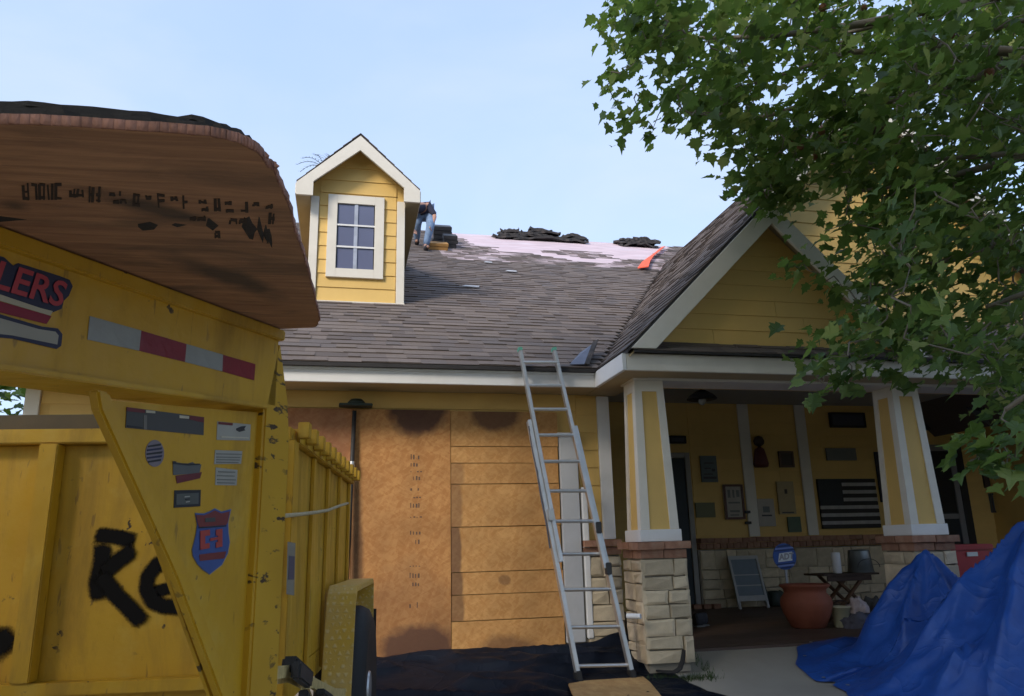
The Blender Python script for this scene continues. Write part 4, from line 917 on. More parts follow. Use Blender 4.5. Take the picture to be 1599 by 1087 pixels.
for k in range(4):
    top = []; bo = []
    npt = 26; base = outl[:9]
    for i in range(npt):
        t = i/(npt-1)*(len(base)-1)-.0; j = min(int(t), len(base)-2); f_ = t-j
        x = base[j][0]+(base[j+1][0]-base[j][0])*f_; y = base[j][1]+(base[j+1][1]-base[j][1])*f_
        top.append(atplane(x-(2+k*3)-.0*x, y+4+k*2+random.uniform(-1, 3), P0, pn)+pn*((.0125+k*.0058)*(1-.35*i/npt)+.0014*random.random()+(.006 if k == 3 else .001)*max(0, fbm(i*.35+k*5, 2.))))
    back = [p+Vector((-.02, .30+.06*random.random(), .02)) for p in top]
    ext = top[0]+Vector((-.5, .12, -.01)); vs = [ext]+top; bk_ = [ext+Vector((0, .3, .0))]+back; n = len(vs)
    th = pn*.0058
    V = vs+bk_+[p+th for p in vs]+[p+th for p in bk_]
    fs = []
    for i in range(n-1): fs += [(i, i+1, n+i+1, n+i), (2*n+i, 3*n+i, 3*n+i+1, 2*n+i+1), (i, 2*n+i, 2*n+i+1, i+1), (n+i, n+i+1, 3*n+i+1, 3*n+i)]
    fs += [(0, n, 3*n, 2*n), (n-1, 3*n-1, 4*n-1, 2*n-1)] if False else [(0, n, 3*n, 2*n), (n-1, 2*n-1, 4*n-1, 3*n-1)]
    obj('torn_shingle', MB().add(V, fs), TORN, sp)

# ================================================================== BLACK PLASTIC, SCRAP BOARD, TARP
A_, B_, C_, D_ = Vector((-.05, 7.34, 0)), Vector((2.60, 7.30, 0)), Vector((3.05, 5.2, 0)), Vector((-.05, 5.0, 0))
nu, nv = 110, 96; mb = MB(); vs = []
for j in range(nv+1):
    for i in range(nu+1):
        u, v = i/nu, j/nv
        p = (A_*(1-u)+B_*u)*(1-v)+(D_*(1-u)+C_*u)*v
        p.x += .05*fbm(v*6, 3.3)*(1 if i == nu else 0); 
        edge = min(1, v*9)
        r1 = abs(fbm(p.x*.9+9, p.y*2.6, 0., 2)); r2 = abs(fbm(p.x*2.2+3, p.y*4.5+2, 5., 2))
        h = .012+.16*max(0, .32-r1)*1.6*edge*(1-abs(2*u-1)**6)+.018*max(0, .28-r2)
        h += .12*math.exp(-((p.x-2.55)/.22)**2-((p.y-7.12)/.2)**2)+.05*math.exp(-((p.y-7.25)/.16)**2)*(.6+.5*fbm(p.x*3, 1))
        if (p.x-2.28)**2/.25+(p.y-6.4)**2/.16 < 1: h *= .25+.75*((p.x-2.28)**2/.25+(p.y-6.4)**2/.16)
        if i in (0, nu) or j == nv: h = .004
        p.z = gz(p.y)+h; vs.append(p)
mb.add(vs, [(j*(nu+1)+i, j*(nu+1)+i+1, (j+1)*(nu+1)+i+1, (j+1)*(nu+1)+i) for j in range(nv) for i in range(nu)])
bp = obj('plastic_sheeting', mb, BLACKP, smooth=True); tag(bp, 'wrinkled black plastic sheeting spread on the driveway below the strand boards', 'plastic sheet')
md = bp.modifiers.new('thickness', 'SOLIDIFY'); md.thickness = .003
sb = [atz(x, y, .075) for x, y in ((884, 1062), (890, 1054), (905, 1049), (975, 1044), (990, 1047), (1016, 1068), (1042, 1100), (915, 1115), (893, 1085))]
SCB = mk_osb('scrap_board', [], ((.40, .23, .085), (.50, .32, .13)), .8)
sbo = obj('scrap_board', MB().prism(sb, (0, 0, .014)), SCB, bevel=.004); tag(sbo, 'tan scrap board with rounded corners under the feet of the ladder', 'board')

def tarp_h(x, y):
    h = .015
    def tent(cx, cy, H, R, pw, k, ph, am):
        dx, dy = x-cx, y-cy; d = sqrt(dx*dx+dy*dy); th = atan2(dy, dx)
        t = max(0, 1-d/R); f = 1.9*am*(1-1.6*abs(sin(.5*(k*th+ph+2.2*fbm(th*1.3, d*.9, ph)))))*min(1, d/R*2.2)*t**.4*min(1, t*4)
        return H*t**pw+f
    hs = [tent(5.02, 6.07, 1.0, .70, .80, 7, .4, .075)]
    # big mass: ridge running to the right
    ax, ay, bx, by = 5.22, 4.9, 8.4, 4.9
    q = max(0, min(1, ((x-ax)*(bx-ax)+(y-ay)*(by-ay))/((bx-ax)**2+(by-ay)**2))); cx, cy = ax+(bx-ax)*q, ay+(by-ay)*q
    dx, dy = x-cx, y-cy; d = sqrt(dx*dx+dy*dy); R = 1.45; t = max(0, 1-d/R)
    th = atan2(dy, dx) if q in (0, 1) else (x*1.3)
    f = .20*(1-1.6*abs(sin(4.5*th+.9+1.6*fbm(th*1.2, d*.8))))*min(1, d/R*2)*min(1, t*3)*.8
    hs.append((1.18+.10*min(1, q*5))*min(1, t*1.2)**1.25*(1)+f)
    # low bunched tail on the left
    for (px_, py_, H, Rx, Ry) in ((4.75, 6.35, .16, .50, .26), (4.55, 5.75, .12, .40, .30), (5.0, 5.35, .30, .55, .45)):
        hs.append(H*max(0, 1-((x-px_)/Rx)**2-((y-py_)/Ry)**2)**.8)
    m = max(hs); s = sum(math.exp(14*(v-m)) for v in hs); h += m+math.log(s)/14*.6
    cr = abs(fbm(x*1.7+1+.4*y, y*1.5, 2., 2)); cr2 = abs(fbm(x*4.5+7, y*4, 8., 2))
    h += .085*max(0, .30-cr)*1.5+.022*max(0, .28-cr2)
    return h
bpx = [(1240, 1018), (1246, 1008), (1268, 1004), (1300, 1003), (1345, 999), (1385, 990)]
bw_ = [atz(x, y, .2) for x, y in bpx]
bw_ += [Vector((5.75, 6.35, 0)), Vector((6.6, 6.30, 0)), Vector((8.9, 6.2, 0)), Vector((9.2, 4.0, 0)), Vector((5.6, 3.5, 0)), Vector((4.2, 4.3, 0))]
bw_ += [atz(x, y, z) for x, y, z in ((1335, 1088, .05), (1318, 1070, .06), (1298, 1055, .08), (1302, 1047, .1), (1275, 1040, .14))]
# resample boundary
L_ = [0]; Bp = bw_+[bw_[0]]
for a, b in zip(Bp[:-1], Bp[1:]): L_.append(L_[-1]+(b-a).xy.length)
NB = 420; bnd = []
for i in range(NB):
    s = L_[-1]*i/NB; j = max(k for k in range(len(L_)) if L_[k] <= s+1e-9); j = min(j, len(Bp)-2); f_ = (s-L_[j])/(L_[j+1]-L_[j]); p = Bp[j]+(Bp[j+1]-Bp[j])*f_
    bnd.append((p.x+.025*fbm(i*.12, 1.), p.y+.025*fbm(i*.12, 7.)))
ctr = (6.0, 5.35); NR = 110; vs = []
for r in range(NR+1):
    t = (r/NR)
    for (bx, by) in bnd:
        x = ctr[0]+(bx-ctr[0])*t; y = ctr[1]+(by-ctr[1])*t; ed = min(1, (1-t)*7)
        vs.append(Vector((x, y, gz(y)+.004+tarp_h(x, y)*(ed*.92+.08))))
mb = MB().add(vs, [(r*NB+i, r*NB+(i+1) % NB, (r+1)*NB+(i+1) % NB, (r+1)*NB+i) for r in range(NR) for i in range(NB)])
tp = obj('tarpaulin', mb, TARP, smooth=True)
for i in list(range(4, 60, 11))+list(range(NB-75, NB-4, 13)):
    e_ = vs[NR*NB-3*NB+i]+Vector((0, 0, .008)); obj('eyelet', MB().lathe(e_, [(.014, 0), (.016, .003), (.012, .005), (.006, .004)], 12), ALU, tp)
tag(tp, 'creased blue tarpaulin draped over a heap in front of the right porch column', 'tarp')

# ================================================================== PORCH THINGS
FZ = .213
def fl(px, py): return atz(px, py, FZ)
# terracotta pot
p = fl(1261, 984); y = p.y+.24; c = Vector((aty(1261, 960, y).x, y, FZ))
wpx = lambda n: n/FPX*(Vector((c.x, c.y, .6))-EYE).dot(_f)
r = wpx(39); ht = wpx(64)
tag(obj('terracotta_pot', MB().lathe(c, [(r*.62, 0), (r*.66, .01), (r*.92, ht*.35), (r*1.0, ht*.55), (r*.96, ht*.68), (r*.80, ht*.80), (r*.82, ht*.88), (r*.95, ht*.95), (r*.97, ht*.985), (r*.93, ht), (r*.80, ht*.97), (r*.72, ht*.85), (r*.6, ht*.7), (.01, ht*.66)], 40), TERRA, smooth=True), 'large round terracotta pot standing on the porch floor', 'pot')
# round sign on a stake
sy = c.y+.30; sc_ = aty(1225, 869, sy); rr = aty(1243, 869, sy).x-sc_.x
sg = thing('round_sign', 'round blue sign with a white lettered panel on a stake behind the terracotta pot', 'sign', (sc_.x, sy, FZ))
obj('sign_plate', MB().disc(sc_, (0, -1, 0), rr, 32, .006), flat('sign_blue', (.035, .10, .38)), sg)
obj('stake', B(sc_.x-.012, sc_.x+.012, sy+.001, sy+.015, FZ, sc_.z+rr*.6), ALU, sg)
for dz, hw, h_, m in ((.80, .55, .07, 'n'), (.62, .78, .05, 'l'), (.47, .86, .05, 'n'), (-.55, .80, .05, 'n'), (-.68, .70, .06, 'l'), (-.84, .48, .06, 'n')):
    mm = flat('sign_navy', (.012, .03, .13)) if m == 'n' else flat('sign_light_blue', (.22, .30, .62))
    obj('sign_stripe', MB().prism([(sc_.x-rr*hw, sy-.0065, sc_.z+rr*(dz-h_-.05)), (sc_.x+rr*hw, sy-.0065, sc_.z+rr*(dz-h_+.05)), (sc_.x+rr*hw, sy-.0065, sc_.z+rr*(dz+h_+.05)), (sc_.x-rr*hw, sy-.0065, sc_.z+rr*(dz+h_-.05))], (0, -.001, 0)), mm, sg)
obj('sign_panel', MB().prism([(sc_.x-rr*.62, sy-.0065, sc_.z-rr*.42), (sc_.x+rr*.62, sy-.0065, sc_.z-rr*.32), (sc_.x+rr*.68, sy-.0065, sc_.z+rr*.36), (sc_.x-rr*.46, sy-.0065, sc_.z+rr*.24)], (0, -.0012, 0)), flat('sign_white', (.72, .74, .78)), sg)
obj('sign_letters', text_mb('ADT', frame4((sc_.x-rr*.50, sy-.0085, sc_.z-rr*.26), (1, 0, .08), (0, 0, 1)), rr*.62, .004, .0005, .15), flat('sign_grey', (.34, .33, .36)), sg)
# folding table with buckets
tpx = lambda px, py, yy: aty(px, py, yy)
ty0 = fl(1312, 972).y; ty1 = ty0+.42
tl, trr = aty(1286, 897, ty0), aty(1374, 899, ty0); tz = tl.z
tabx0, tabx1 = tl.x, trr.x
tb_ = thing('folding_table', 'small brown wooden folding table with crossed legs beside the terracotta pot', 'table', ((tabx0+tabx1)/2, (ty0+ty1)/2, FZ))
WD = simple('brown_wood', (.15, .075, .035), .6, .3, 9, .2, 60, stretch=(1, 6, 6)); WD2 = simple('dark_wood', (.07, .042, .028), .6, .3, 9, .2, 60, stretch=(1, 6, 6))
for i in range(4): obj('table_slat', B(tabx0, tabx1, ty0+i*.106, ty0+i*.106+.098, tz-.022, tz), WD2, tb_, bevel=.004)
obj('apron', B(tabx0+.06, tabx1-.10, ty0+.02, ty0+.04, tz-.085, tz-.024), WD2, tb_, bevel=.003)
for yy in (ty0+.05, ty1-.07):
    obj('leg', MB().bar((tabx0+.04, yy, FZ), (tabx1-.18, yy, tz-.03), .03, .045, (0, 1, 0)), WD, tb_, bevel=.004)
    obj('leg', MB().bar((tabx1-.02, yy+.035, FZ), (tabx0+.18, yy+.035, tz-.03), .03, .045, (0, 1, 0)), WD, tb_, bevel=.004)
zsh = aty(1330, 940, ty0).z; obj('shelf', B(tabx0+.14, tabx1-.10, ty0+.04, ty1-.05, zsh-.015, zsh), WD, tb_, bevel=.003)
bc = aty(1345, 896, ty0+.2); bcx = bc.x
bk = thing('metal_bucket', 'grey upturned metal bucket on the folding table', 'bucket', (bcx, ty0+.2, tz))
obj('bucket_body', MB().lathe((bcx, ty0+.2, tz+.001), [(.155, 0), (.155, .012), (.148, .015), (.125, .245), (.118, .262), (.02, .268)], 28), simple('galvanised', (.20, .215, .21), .35, .15, 8, .0, 60, metal=.6), bk, smooth=True)
obj('handle', MB().tube([(bcx-.15*cos(a), ty0+.2-.16, tz+.06+.10*sin(a)) for a in np.linspace(0, pi, 12)], .004, 6), DARKM, bk)
wx_ = aty(1308, 896, ty0+.12).x
tag(obj('paper_roll', MB().lathe((wx_, ty0+.12, tz+.001), [(.048, 0), (.052, .004), (.052, .235), (.048, .24), (.018, .241), (.017, .2)], 20), WHITE, smooth=True), 'white paper roll standing on the folding table next to the bucket', 'paper roll')
cb = fl(1320, 980); cpt = thing('cream_bucket', 'small cream bucket with a dark opening under the folding table', 'bucket', (cb.x, cb.y+.05, FZ))
obj('bucket_body', MB().lathe((cb.x, cb.y+.05, FZ), [(.075, 0), (.08, .005), (.10, .20), (.108, .203), (.108, .218), (.10, .22), (.094, .21), (.085, .08), (.01, .075)], 24), simple('cream_plastic', (.52, .50, .34), .5, .06), cpt, smooth=True)
obj('handle', MB().tube([(cb.x-.105*cos(a), cb.y-.03*sin(a)+.05, FZ+.21+.07*sin(a)) for a in np.linspace(0, pi, 12)], .004, 6), DARKM, cpt)
def lump(name, label, cat, c, rx, ry, rz, mat, seed=0., amp=.25):
    bm = bmesh.new(); bmesh.ops.create_icosphere(bm, subdivisions=4, radius=1); m = MB()
    vs = []
    for v in bm.verts:
        q = v.co.copy(); k = 1+amp*fbm(q.x*1.6+seed, q.y*1.6, q.z*1.6)+amp*.5*abs(fbm(q.x*4+seed, q.y*4, q.z*4))
        z = max(-.15, q.z)*k; vs.append(Vector((c[0]+q.x*k*rx, c[1]+q.y*k*ry, c[2]+(z+.15)*rz)))
    m.add(vs, [tuple(v.index for v in f.verts) for f in bm.faces]); bm.free()
    return tag(obj(name, m, mat, smooth=True), label, cat)
q = fl(1347, 981); lump('cloth_heap', 'crumpled slate grey cloth heaped below the folding table', 'cloth', (q.x, q.y+.08, FZ), .19, .14, .13, simple('slate_cloth', (.10, .10, .13), .9, .25, 12), 3., .35)
q2 = aty(1340, 955, q.y+.12); lump('cloth_bundle', 'crumpled pale pink cloth lying on the slate grey cloth', 'cloth', (q2.x, q2.y, FZ+.15), .10, .09, .12, simple('pale_cloth', (.50, .42, .42), .9, .15, 12), 8., .45)
q = fl(1378, 975); lump('grey_sack', 'dark grey sack slumped between the folding table and the tarp', 'sack', (q.x, q.y+.1, FZ), .13, .12, .24, simple('sack_cloth', (.085, .082, .078), .9, .25, 12), 5., .3)
# screen panel leaning on the wainscot
sy_ = 10.62; s0, s1 = aty(1153, 946, sy_).x, aty(1200, 940, sy_).x; st_ = aty(1155, 868, sy_+.22).z
scn = thing('screen_panel', 'pale blue screen panel in a white frame leaning on the stone wainscot', 'panel', ((s0+s1)/2, sy_, FZ))
def sp_(x, v, d=0): return Vector((x, sy_+.22*v-d, FZ+(st_-FZ)*v))
def spanel(x0, x1, v0, v1, d0, d1): return MB().hexa([sp_(x0, v0, d1), sp_(x1, v0, d1), sp_(x1, v0, d0), sp_(x0, v0, d0), sp_(x0, v1, d1), sp_(x1, v1, d1), sp_(x1, v1, d0), sp_(x0, v1, d0)])
FRM = simple('grey_white_frame', (.42, .42, .42), .5, .08)
obj('frame', spanel(s0, s0+.035, 0, 1, 0, .03), FRM, scn); obj('frame', spanel(s1-.035, s1, 0, 1, 0, .03), FRM, scn); obj('frame', spanel(s0+.036, s1-.036, .93, 1, 0, .03), FRM, scn); obj('frame', spanel(s0+.036, s1-.036, .14, .24, 0, .03), FRM, scn)
obj('screen_mesh', spanel(s0+.036, s1-.036, .24, .93, .01, .014), flat('blue_grey_mesh', (.17, .21, .25)), scn)
for v in (.42, .62): obj('crossbar', spanel(s0+.036, s1-.036, v, v+.02, .004, .022), FRM, scn)
# watering can, shoes, loose bricks
q = fl(1214, 947); wcn = thing('watering_can', 'dark green watering can between the screen panel and the terracotta pot', 'watering can', (q.x, q.y+.1, FZ))
obj('can_body', MB().lathe((q.x+.03, q.y+.12, FZ), [(.13, 0), (.135, .01), (.13, .19), (.12, .20), (.05, .215)], 24), GREENM, wcn, smooth=True)
obj('spout', MB().tube([(q.x-.06, q.y+.08, FZ+.05), (q.x-.15, q.y+.05, FZ+.24), (q.x-.19, q.y+.04, FZ+.36)], [.035, .025, .03], 10), GREENM, wcn, smooth=True)
obj('handle', MB().tube([(q.x+.12+.09*sin(a), q.y+.12, FZ+.11+.10*cos(a)) for a in np.linspace(0, pi, 10)], .01, 8), GREENM, wcn, smooth=True)
q = fl(1088, 978)
for i, (dx, dy) in enumerate(((0, .02), (.10, .12))):
    sh = thing('shoe', ('dark shoe nearest the stone pier on the porch floor', 'dark shoe half behind the other one by the stone pier')[i], 'shoe', (q.x+dx, q.y+dy, FZ), .3*i)
    prof = [(-.13, 0), (.14, 0), (.145, .03), (.10, .06), (.03, .075), (-.02, .12), (-.12, .13), (-.14, .05)]
    obj('upper', MB().prism([(q.x+dx-.045, q.y+dy+a, FZ+.018+b) for a, b in prof], (.09, 0, 0)), simple('shoe_black', (.03, .032, .045), .6, .3, 20), sh, bevel=.014, seg=3)
    obj('sole', B(q.x+dx-.05, q.x+dx+.05, q.y+dy-.14, q.y+dy+.15, FZ, FZ+.017), simple('sole_grey', (.20, .21, .22), .7), sh, bevel=.004)
q = fl(1092, 952)
for i in range(3):
    o = obj('loose_brick', MB().bar((q.x-.05+i*.14, q.y+.1-i*.03, FZ+.033), (q.x+.07+i*.14, q.y+.1-i*.02, FZ+.033), .09, .062), BRICK, bevel=.004)
    tag(o, ('loose red brick nearest the dark entry door', 'middle one of the loose red bricks by the entry door', 'loose red brick farthest from the dark entry door')[i], 'brick', 'loose bricks on the porch floor')
# red cooler behind the tarp
cx0, cx1 = aty(1490, 870, 7.6).x, aty(1535, 870, 7.6).x; ctop = aty(1510, 850, 7.6).z
cl = thing('cooler', 'red cooler box standing behind the blue tarpaulin', 'cooler', ((cx0+cx1)/2, 7.8, FZ))
obj('cooler_body', B(cx0-.1, cx1+.15, 7.6, 8.0, FZ, ctop-.07), REDP, cl, bevel=.012); obj('lid', B(cx0-.11, cx1+.16, 7.59, 8.01, ctop-.067, ctop), REDP, cl, bevel=.012)
obj('badge', B(cx0+.16, cx0+.30, 7.585, 7.599, ctop-.13, ctop-.085), ALU, cl)
# curled rubber strip on the path
pts = [atz(1024, 1046, gz(6.6)+.012), atz(1040, 1048, gz(6.6)+.012), atz(1054, 1048, gz(6.6)+.015)]
e = pts[-1]; pts += [e+Vector((.045, .01, .02)), e+Vector((.07, .01, .07)), e+Vector((.085, .01, .13)), e+Vector((.085, 0, .16))]
vs = []
for i, p in enumerate(pts):
    wv = .05*(1-.5*i/6); d = (pts[min(i+1, len(pts)-1)]-pts[max(0, i-1)]).normalized(); nn = Vector((0, 1, 0)).cross(d).normalized()
    vs += [p+Vector((0, -wv, 0)), p+Vector((0, wv, 0)), p+Vector((0, wv, 0))+nn*.012, p+Vector((0, -wv, 0))+nn*.012]
tag(obj('rubber_strip', MB().add(vs, [(4*i+a, 4*i+(a+1) % 4, 4*i+4+(a+1) % 4, 4*i+4+a) for i in range(len(pts)-1) for a in range(4)]+[(0, 1, 2, 3), (24, 25, 26, 27)]), RUBBER, smooth=False), 'black rubber strip with one curled up end on the path by the pier', 'rubber strip')

# ---- things on the back wall
def wallbox(name, label, cat, x0, y0, x1, y1, mat, th=.02, frame=None, extra=None):
    a, b = aty(x0, y0, WY-.03), aty(x1, y1, WY-.03); c_ = aty(x0, y1, WY-.03)
    X0, X1, Z1, Z0 = min(a.x, c_.x), max(b.x, aty(x1, y0, WY-.03).x), (a.z+aty(x1, y0, WY-.03).z)/2, (b.z+c_.z)/2
    X0 = (a.x+c_.x)/2; X1 = (b.x+aty(x1, y0, WY-.03).x)/2
    t = thing(name, label, cat, ((X0+X1)/2, WY-.03, Z0))
    obj('face', B(X0, X1, WY-.03-th, WY-.018, Z0, Z1), mat, t, bevel=.002)
    yf = WY-.03-th
    if frame:
        f_ = .03
        for q_ in ((X0-.003, X0+f_, Z0, Z1), (X1-f_, X1+.003, Z0, Z1), (X0+f_, X1-f_, Z1-f_, Z1+.003), (X0+f_, X1-f_, Z0-.003, Z0+f_)): obj('frame', B(q_[0], q_[1], yf-.014, yf-.0005, q_[2], q_[3]), frame, t)
    for (u0, v0, u1, v1, m) in (extra or ()):
        obj('print', B(X0+(X1-X0)*u0, X0+(X1-X0)*u1, yf-.003, yf-.0004, Z0+(Z1-Z0)*v0, Z0+(Z1-Z0)*v1), m, t)
    return t
BLG = flat('blue_grey_board', (.115, .15, .16)); DKP = flat('dark_print', (.05, .05, .055)); PALE = flat('pale_board', (.42, .38, .33)); GRN = flat('green_board', (.075, .12, .075)); OLV = flat('olive_board', (.16, .16, .08)); CRM = flat('cream_board', (.40, .31, .16)); DRED = flat('dark_red_board', (.12, .03, .03)); DBR = flat('dark_brown_board', (.055, .035, .025)); DBL = flat('dark_blue_board', (.05, .055, .08)); GRB = flat('grey_board', (.15, .16, .155)); MAH = simple('mahogany_frame', (.10, .035, .025), .5); BLKW = simple('black_wood', (.012, .011, .012), .6, .2); GRW = simple('grey_wood', (.40, .385, .38), .7, .2, 8)
wallbox('wall_sign', 'small dark plaque above the dark entry door', 'sign', 1044, 681, 1070, 693, DBL, .02, BLKW)
wallbox('wall_sign', 'blue grey upright sign with dark marks on the wall right of the door', 'sign', 1094, 712, 1119, 753, BLG, .02, None, [(.2, .7, .8, .74, DKP), (.2, .5, .6, .54, DKP), (.65, .4, .85, .5, DKP), (.1, .12, .9, .2, DKP), (.15, .28, .7, .32, DKP)])
wallbox('wall_sign', 'small olive green sign low on the wall beside the door', 'sign', 1086, 785, 1116, 808, OLV, .02)
wallbox('wall_sign', 'white sign in a mahogany frame left of the first batten', 'sign', 1130, 757, 1160, 811, PALE, .025, MAH, [(.2, .62, .34, .85, GRB), (.45, .62, .55, .85, GRB), (.65, .64, .8, .84, GRB), (.2, .45, .8, .50, GRB), (.25, .2, .75, .26, GRB), (.25, .1, .7, .14, GRB)])
# red figure ornament
a = aty(1185, 706, WY-.04)
fg = thing('wall_ornament', 'dark red figure shaped ornament high between the battens', 'ornament', (a.x, WY-.04, a.z-.2))
obj('figure_body', MB().lathe((a.x, WY-.07, a.z-.24), [(.10, 0), (.12, .05), (.09, .2), (.07, .28), (.02, .32)], 16), flat('dark_red_board', (.12, .03, .03)), fg, smooth=True)
obj('figure_head', MB().lathe((a.x, WY-.07, a.z+.08), [(.02, 0), (.075, .04), (.085, .09), (.06, .15), (.01, .17)], 16), flat('dark_brown_board', (.055, .035, .025)), fg, smooth=True)
wallbox('wall_sign', 'small dark brown square picture between the two battens', 'picture', 1216, 705, 1238, 730, DBR, .02, simple('brown_frame', (.09, .05, .03), .5))
wallbox('wall_sign', 'white sign with a dark emblem right of the first batten', 'sign', 1183, 779, 1209, 822, PALE, .02, None, [(.3, .5, .7, .72, GRB), (.2, .36, .8, .42, DKP)])
bb = wallbox('wall_sign', 'cream upright sign with a small dark bird and a dark ledge', 'sign', 1214, 752, 1240, 803, CRM, .02, None, [(.42, .62, .58, .76, DBR), (.15, .03, .85, .07, DKP)])
wallbox('wall_sign', 'green square sign low beside the second batten', 'sign', 1230, 807, 1250, 831, GRN, .02)
wallbox('wall_sign', 'long dark blue sign in a black frame near the porch ceiling', 'sign', 1295, 645, 1349, 668, DBL, .03, BLKW)
wallbox('wall_sign', 'long plain grey sign above the striped wooden flag', 'sign', 1290, 700, 1336, 719, GRB, .02)
wallbox('wall_sign', 'wide blue grey sign right of the storm door', 'sign', 1546, 770, 1625, 800, flat('slate_blue_board', (.09, .12, .15)), .03, DKP)
wallbox('wall_sign', 'dark sign directly above the wide blue grey sign by the storm door', 'sign', 1535, 735, 1575, 762, DBR, .02)
wallbox('wall_sign', 'black box sign above the top left of the storm door', 'sign', 1436, 643, 1480, 672, BLKW, .06)
a = aty(1166, 806, WY-.05); vl = thing('wall_valve', 'small dark hooks on the first batten', 'hook', (a.x, WY-.05, a.z))
for dz in (.06, -.10): obj('hook', B(a.x-.045+.0, a.x+.045, WY-.10, WY-.047, a.z+dz-.02, a.z+dz+.02), DARKM, vl, bevel=.004)
# striped wooden flag
f0, f1 = aty(1273, 748, WY-.05), aty(1376, 824, WY-.05); FX0, FX1, FZ1, FZ0_ = f0.x+.03, f1.x, f0.z, f1.z
fg = thing('wooden_flag', 'black and grey striped wooden flag on the porch wall right of the second batten', 'flag', ((FX0+FX1)/2, WY-.05, FZ0_))
obj('backing', B(FX0, FX1, WY-.045, WY-.018, FZ0_, FZ1), BLKW, fg)
n = 13; hs_ = (FZ1-FZ0_)/n
for i in range(n):
    z0 = FZ1-(i+1)*hs_; grey = i % 2 == 1; x0 = FX0+(FX1-FX0)*.41 if i < 7 else FX0
    obj('stripe', B(x0, FX1, WY-.062, WY-.046, z0+.003, z0+hs_-.003), GRW if grey else BLKW, fg)
can = obj('canton', B(FX0, FX0+(FX1-FX0)*.405, WY-.064, WY-.046, FZ1-7*hs_+.003, FZ1-.003), simple('blue_black_wood', (.010, .014, .020), .6), fg)
# ceiling lamp and metal star
q = atz(1094, 599, 3.24); q = Vector((q.x, q.y, 3.26)); lm = thing('ceiling_lamp', 'dark dome lamp with a clear bulb hanging from the porch ceiling', 'lamp', q)
obj('canopy', MB().lathe(q-Vector((0, 0, .03)), [(.07, 0), (.07, .025)], 18), DARKM, lm); obj('stem', MB().tube([q-Vector((0, 0, .03)), q-Vector((0, 0, .12))], .015, 8), DARKM, lm)
obj('shade', MB().lathe(q-Vector((0, 0, .24)), [(.20, 0), (.205, .01), (.16, .06), (.08, .11), (.03, .13)], 24), DARKM, lm, smooth=True)
obj('bulb', MB().lathe(q-Vector((0, 0, .32)), [(.01, 0), (.05, .03), (.055, .07), (.03, .11)], 16), simple('frosted_glass', (.45, .45, .43), .2, .02), lm, smooth=True)
q = aty(1531, 645, 9.0); stt = thing('metal_star', 'dark metal star hanging under the porch ceiling at the right', 'ornament', q)
for (r_, z_) in ((.22, 0),):
    P = []
    for i in range(10): rr_ = .24 if i % 2 == 0 else .10; P.append(Vector((q.x+rr_*sin(pi*i/5), q.y, q.z+rr_*cos(pi*i/5))))
    m = MB(); m.add(P+[q+Vector((0, -.05, 0)), q+Vector((0, .05, 0))], [(i, (i+1) % 10, 10) for i in range(10)]+[((i+1) % 10, i, 11) for i in range(10)]); obj('star_body', m, DARKM, stt)
obj('wire', MB().tube([q+Vector((0, 0, .24)), Vector((q.x, q.y, 3.26))], .006, 6), DARKM, stt)

# ================================================================== ON THE ROOF
RN = Vector((0, -M_, 1)).normalized(); RU = Vector((0, 1, M_)).normalized()
def slab_piece(parent, c, wd, dp, seed, tilt):
    """one torn shingle: ragged outline, slightly bent, solid thickness"""
    nu, nv = 9, 3; vs = []; n = nu+1
    for j in range(nv+1):
        for i in range(nu+1):
            u = i/nu-.5; v = j/nv-.5; rag = random.uniform(-.06, .06) if i in (0, nu) else 0
            h = tilt*u*wd+.05*fbm(u*3+seed, v*3, seed)+(.06*random.random() if i in (0, nu) else 0)-.05*(2*u)**2
            vs.append(Vector(c)+Vector((u*wd+rag, v*dp+random.uniform(-.02, .02), v*dp*.3+h)))
    k = len(vs); V = vs+[p+Vector((0, 0, .045)) for p in vs]; fs = []
    for j in range(nv):
        for i in range(nu): a = j*n+i; fs += [(a, a+n, a+n+1, a+1), (k+a, k+a+1, k+a+n+1, k+a+n)]
    fs += [(i, i+1, k+i+1, k+i) for i in range(nu)]+[(nv*n+i, k+nv*n+i, k+nv*n+i+1, nv*n+i+1) for i in range(nu)]
    fs += [(j*n, k+j*n, k+j*n+n, j*n+n) for j in range(nv)]+[(j*n+nu, j*n+n+nu, k+j*n+n+nu, k+j*n+nu) for j in range(nv)]
    return obj('torn_shingle', MB().add(V, fs), TORN, parent)
KP = 16.4/FPX
for (name, label, mounds) in (('shingle_pile', 'large heap of torn dark shingles on the ridge at the middle of the roof', [(795, 377, 48, 17), (843, 379, 76, 20), (893, 381, 52, 13)]),
                              ('shingle_pile', 'smaller heap of torn dark shingles on the ridge beside the gable roof', [(983, 389, 42, 13), (1007, 390, 44, 18)])):
    t = thing(name, label, 'shingle heap', aty(mounds[0][0], mounds[0][1]+2, 15.4), 0, 'heaps of torn shingles on the ridge')
    for (px, py, wp, hp) in mounds:
        nl = max(3, int(hp*KP/.042))
        for k in range(nl):
            f_ = k/nl; c_ = aty(px+random.uniform(-.12, .12)*wp, py, 15.35); c_.z = roofz(15.35)+.01+k*.040
            slab_piece(t, c_, wp*KP*(1.05-.55*f_)*random.uniform(.85, 1.15), .5-.2*f_, px+k*3.3, random.uniform(-.13, .13))
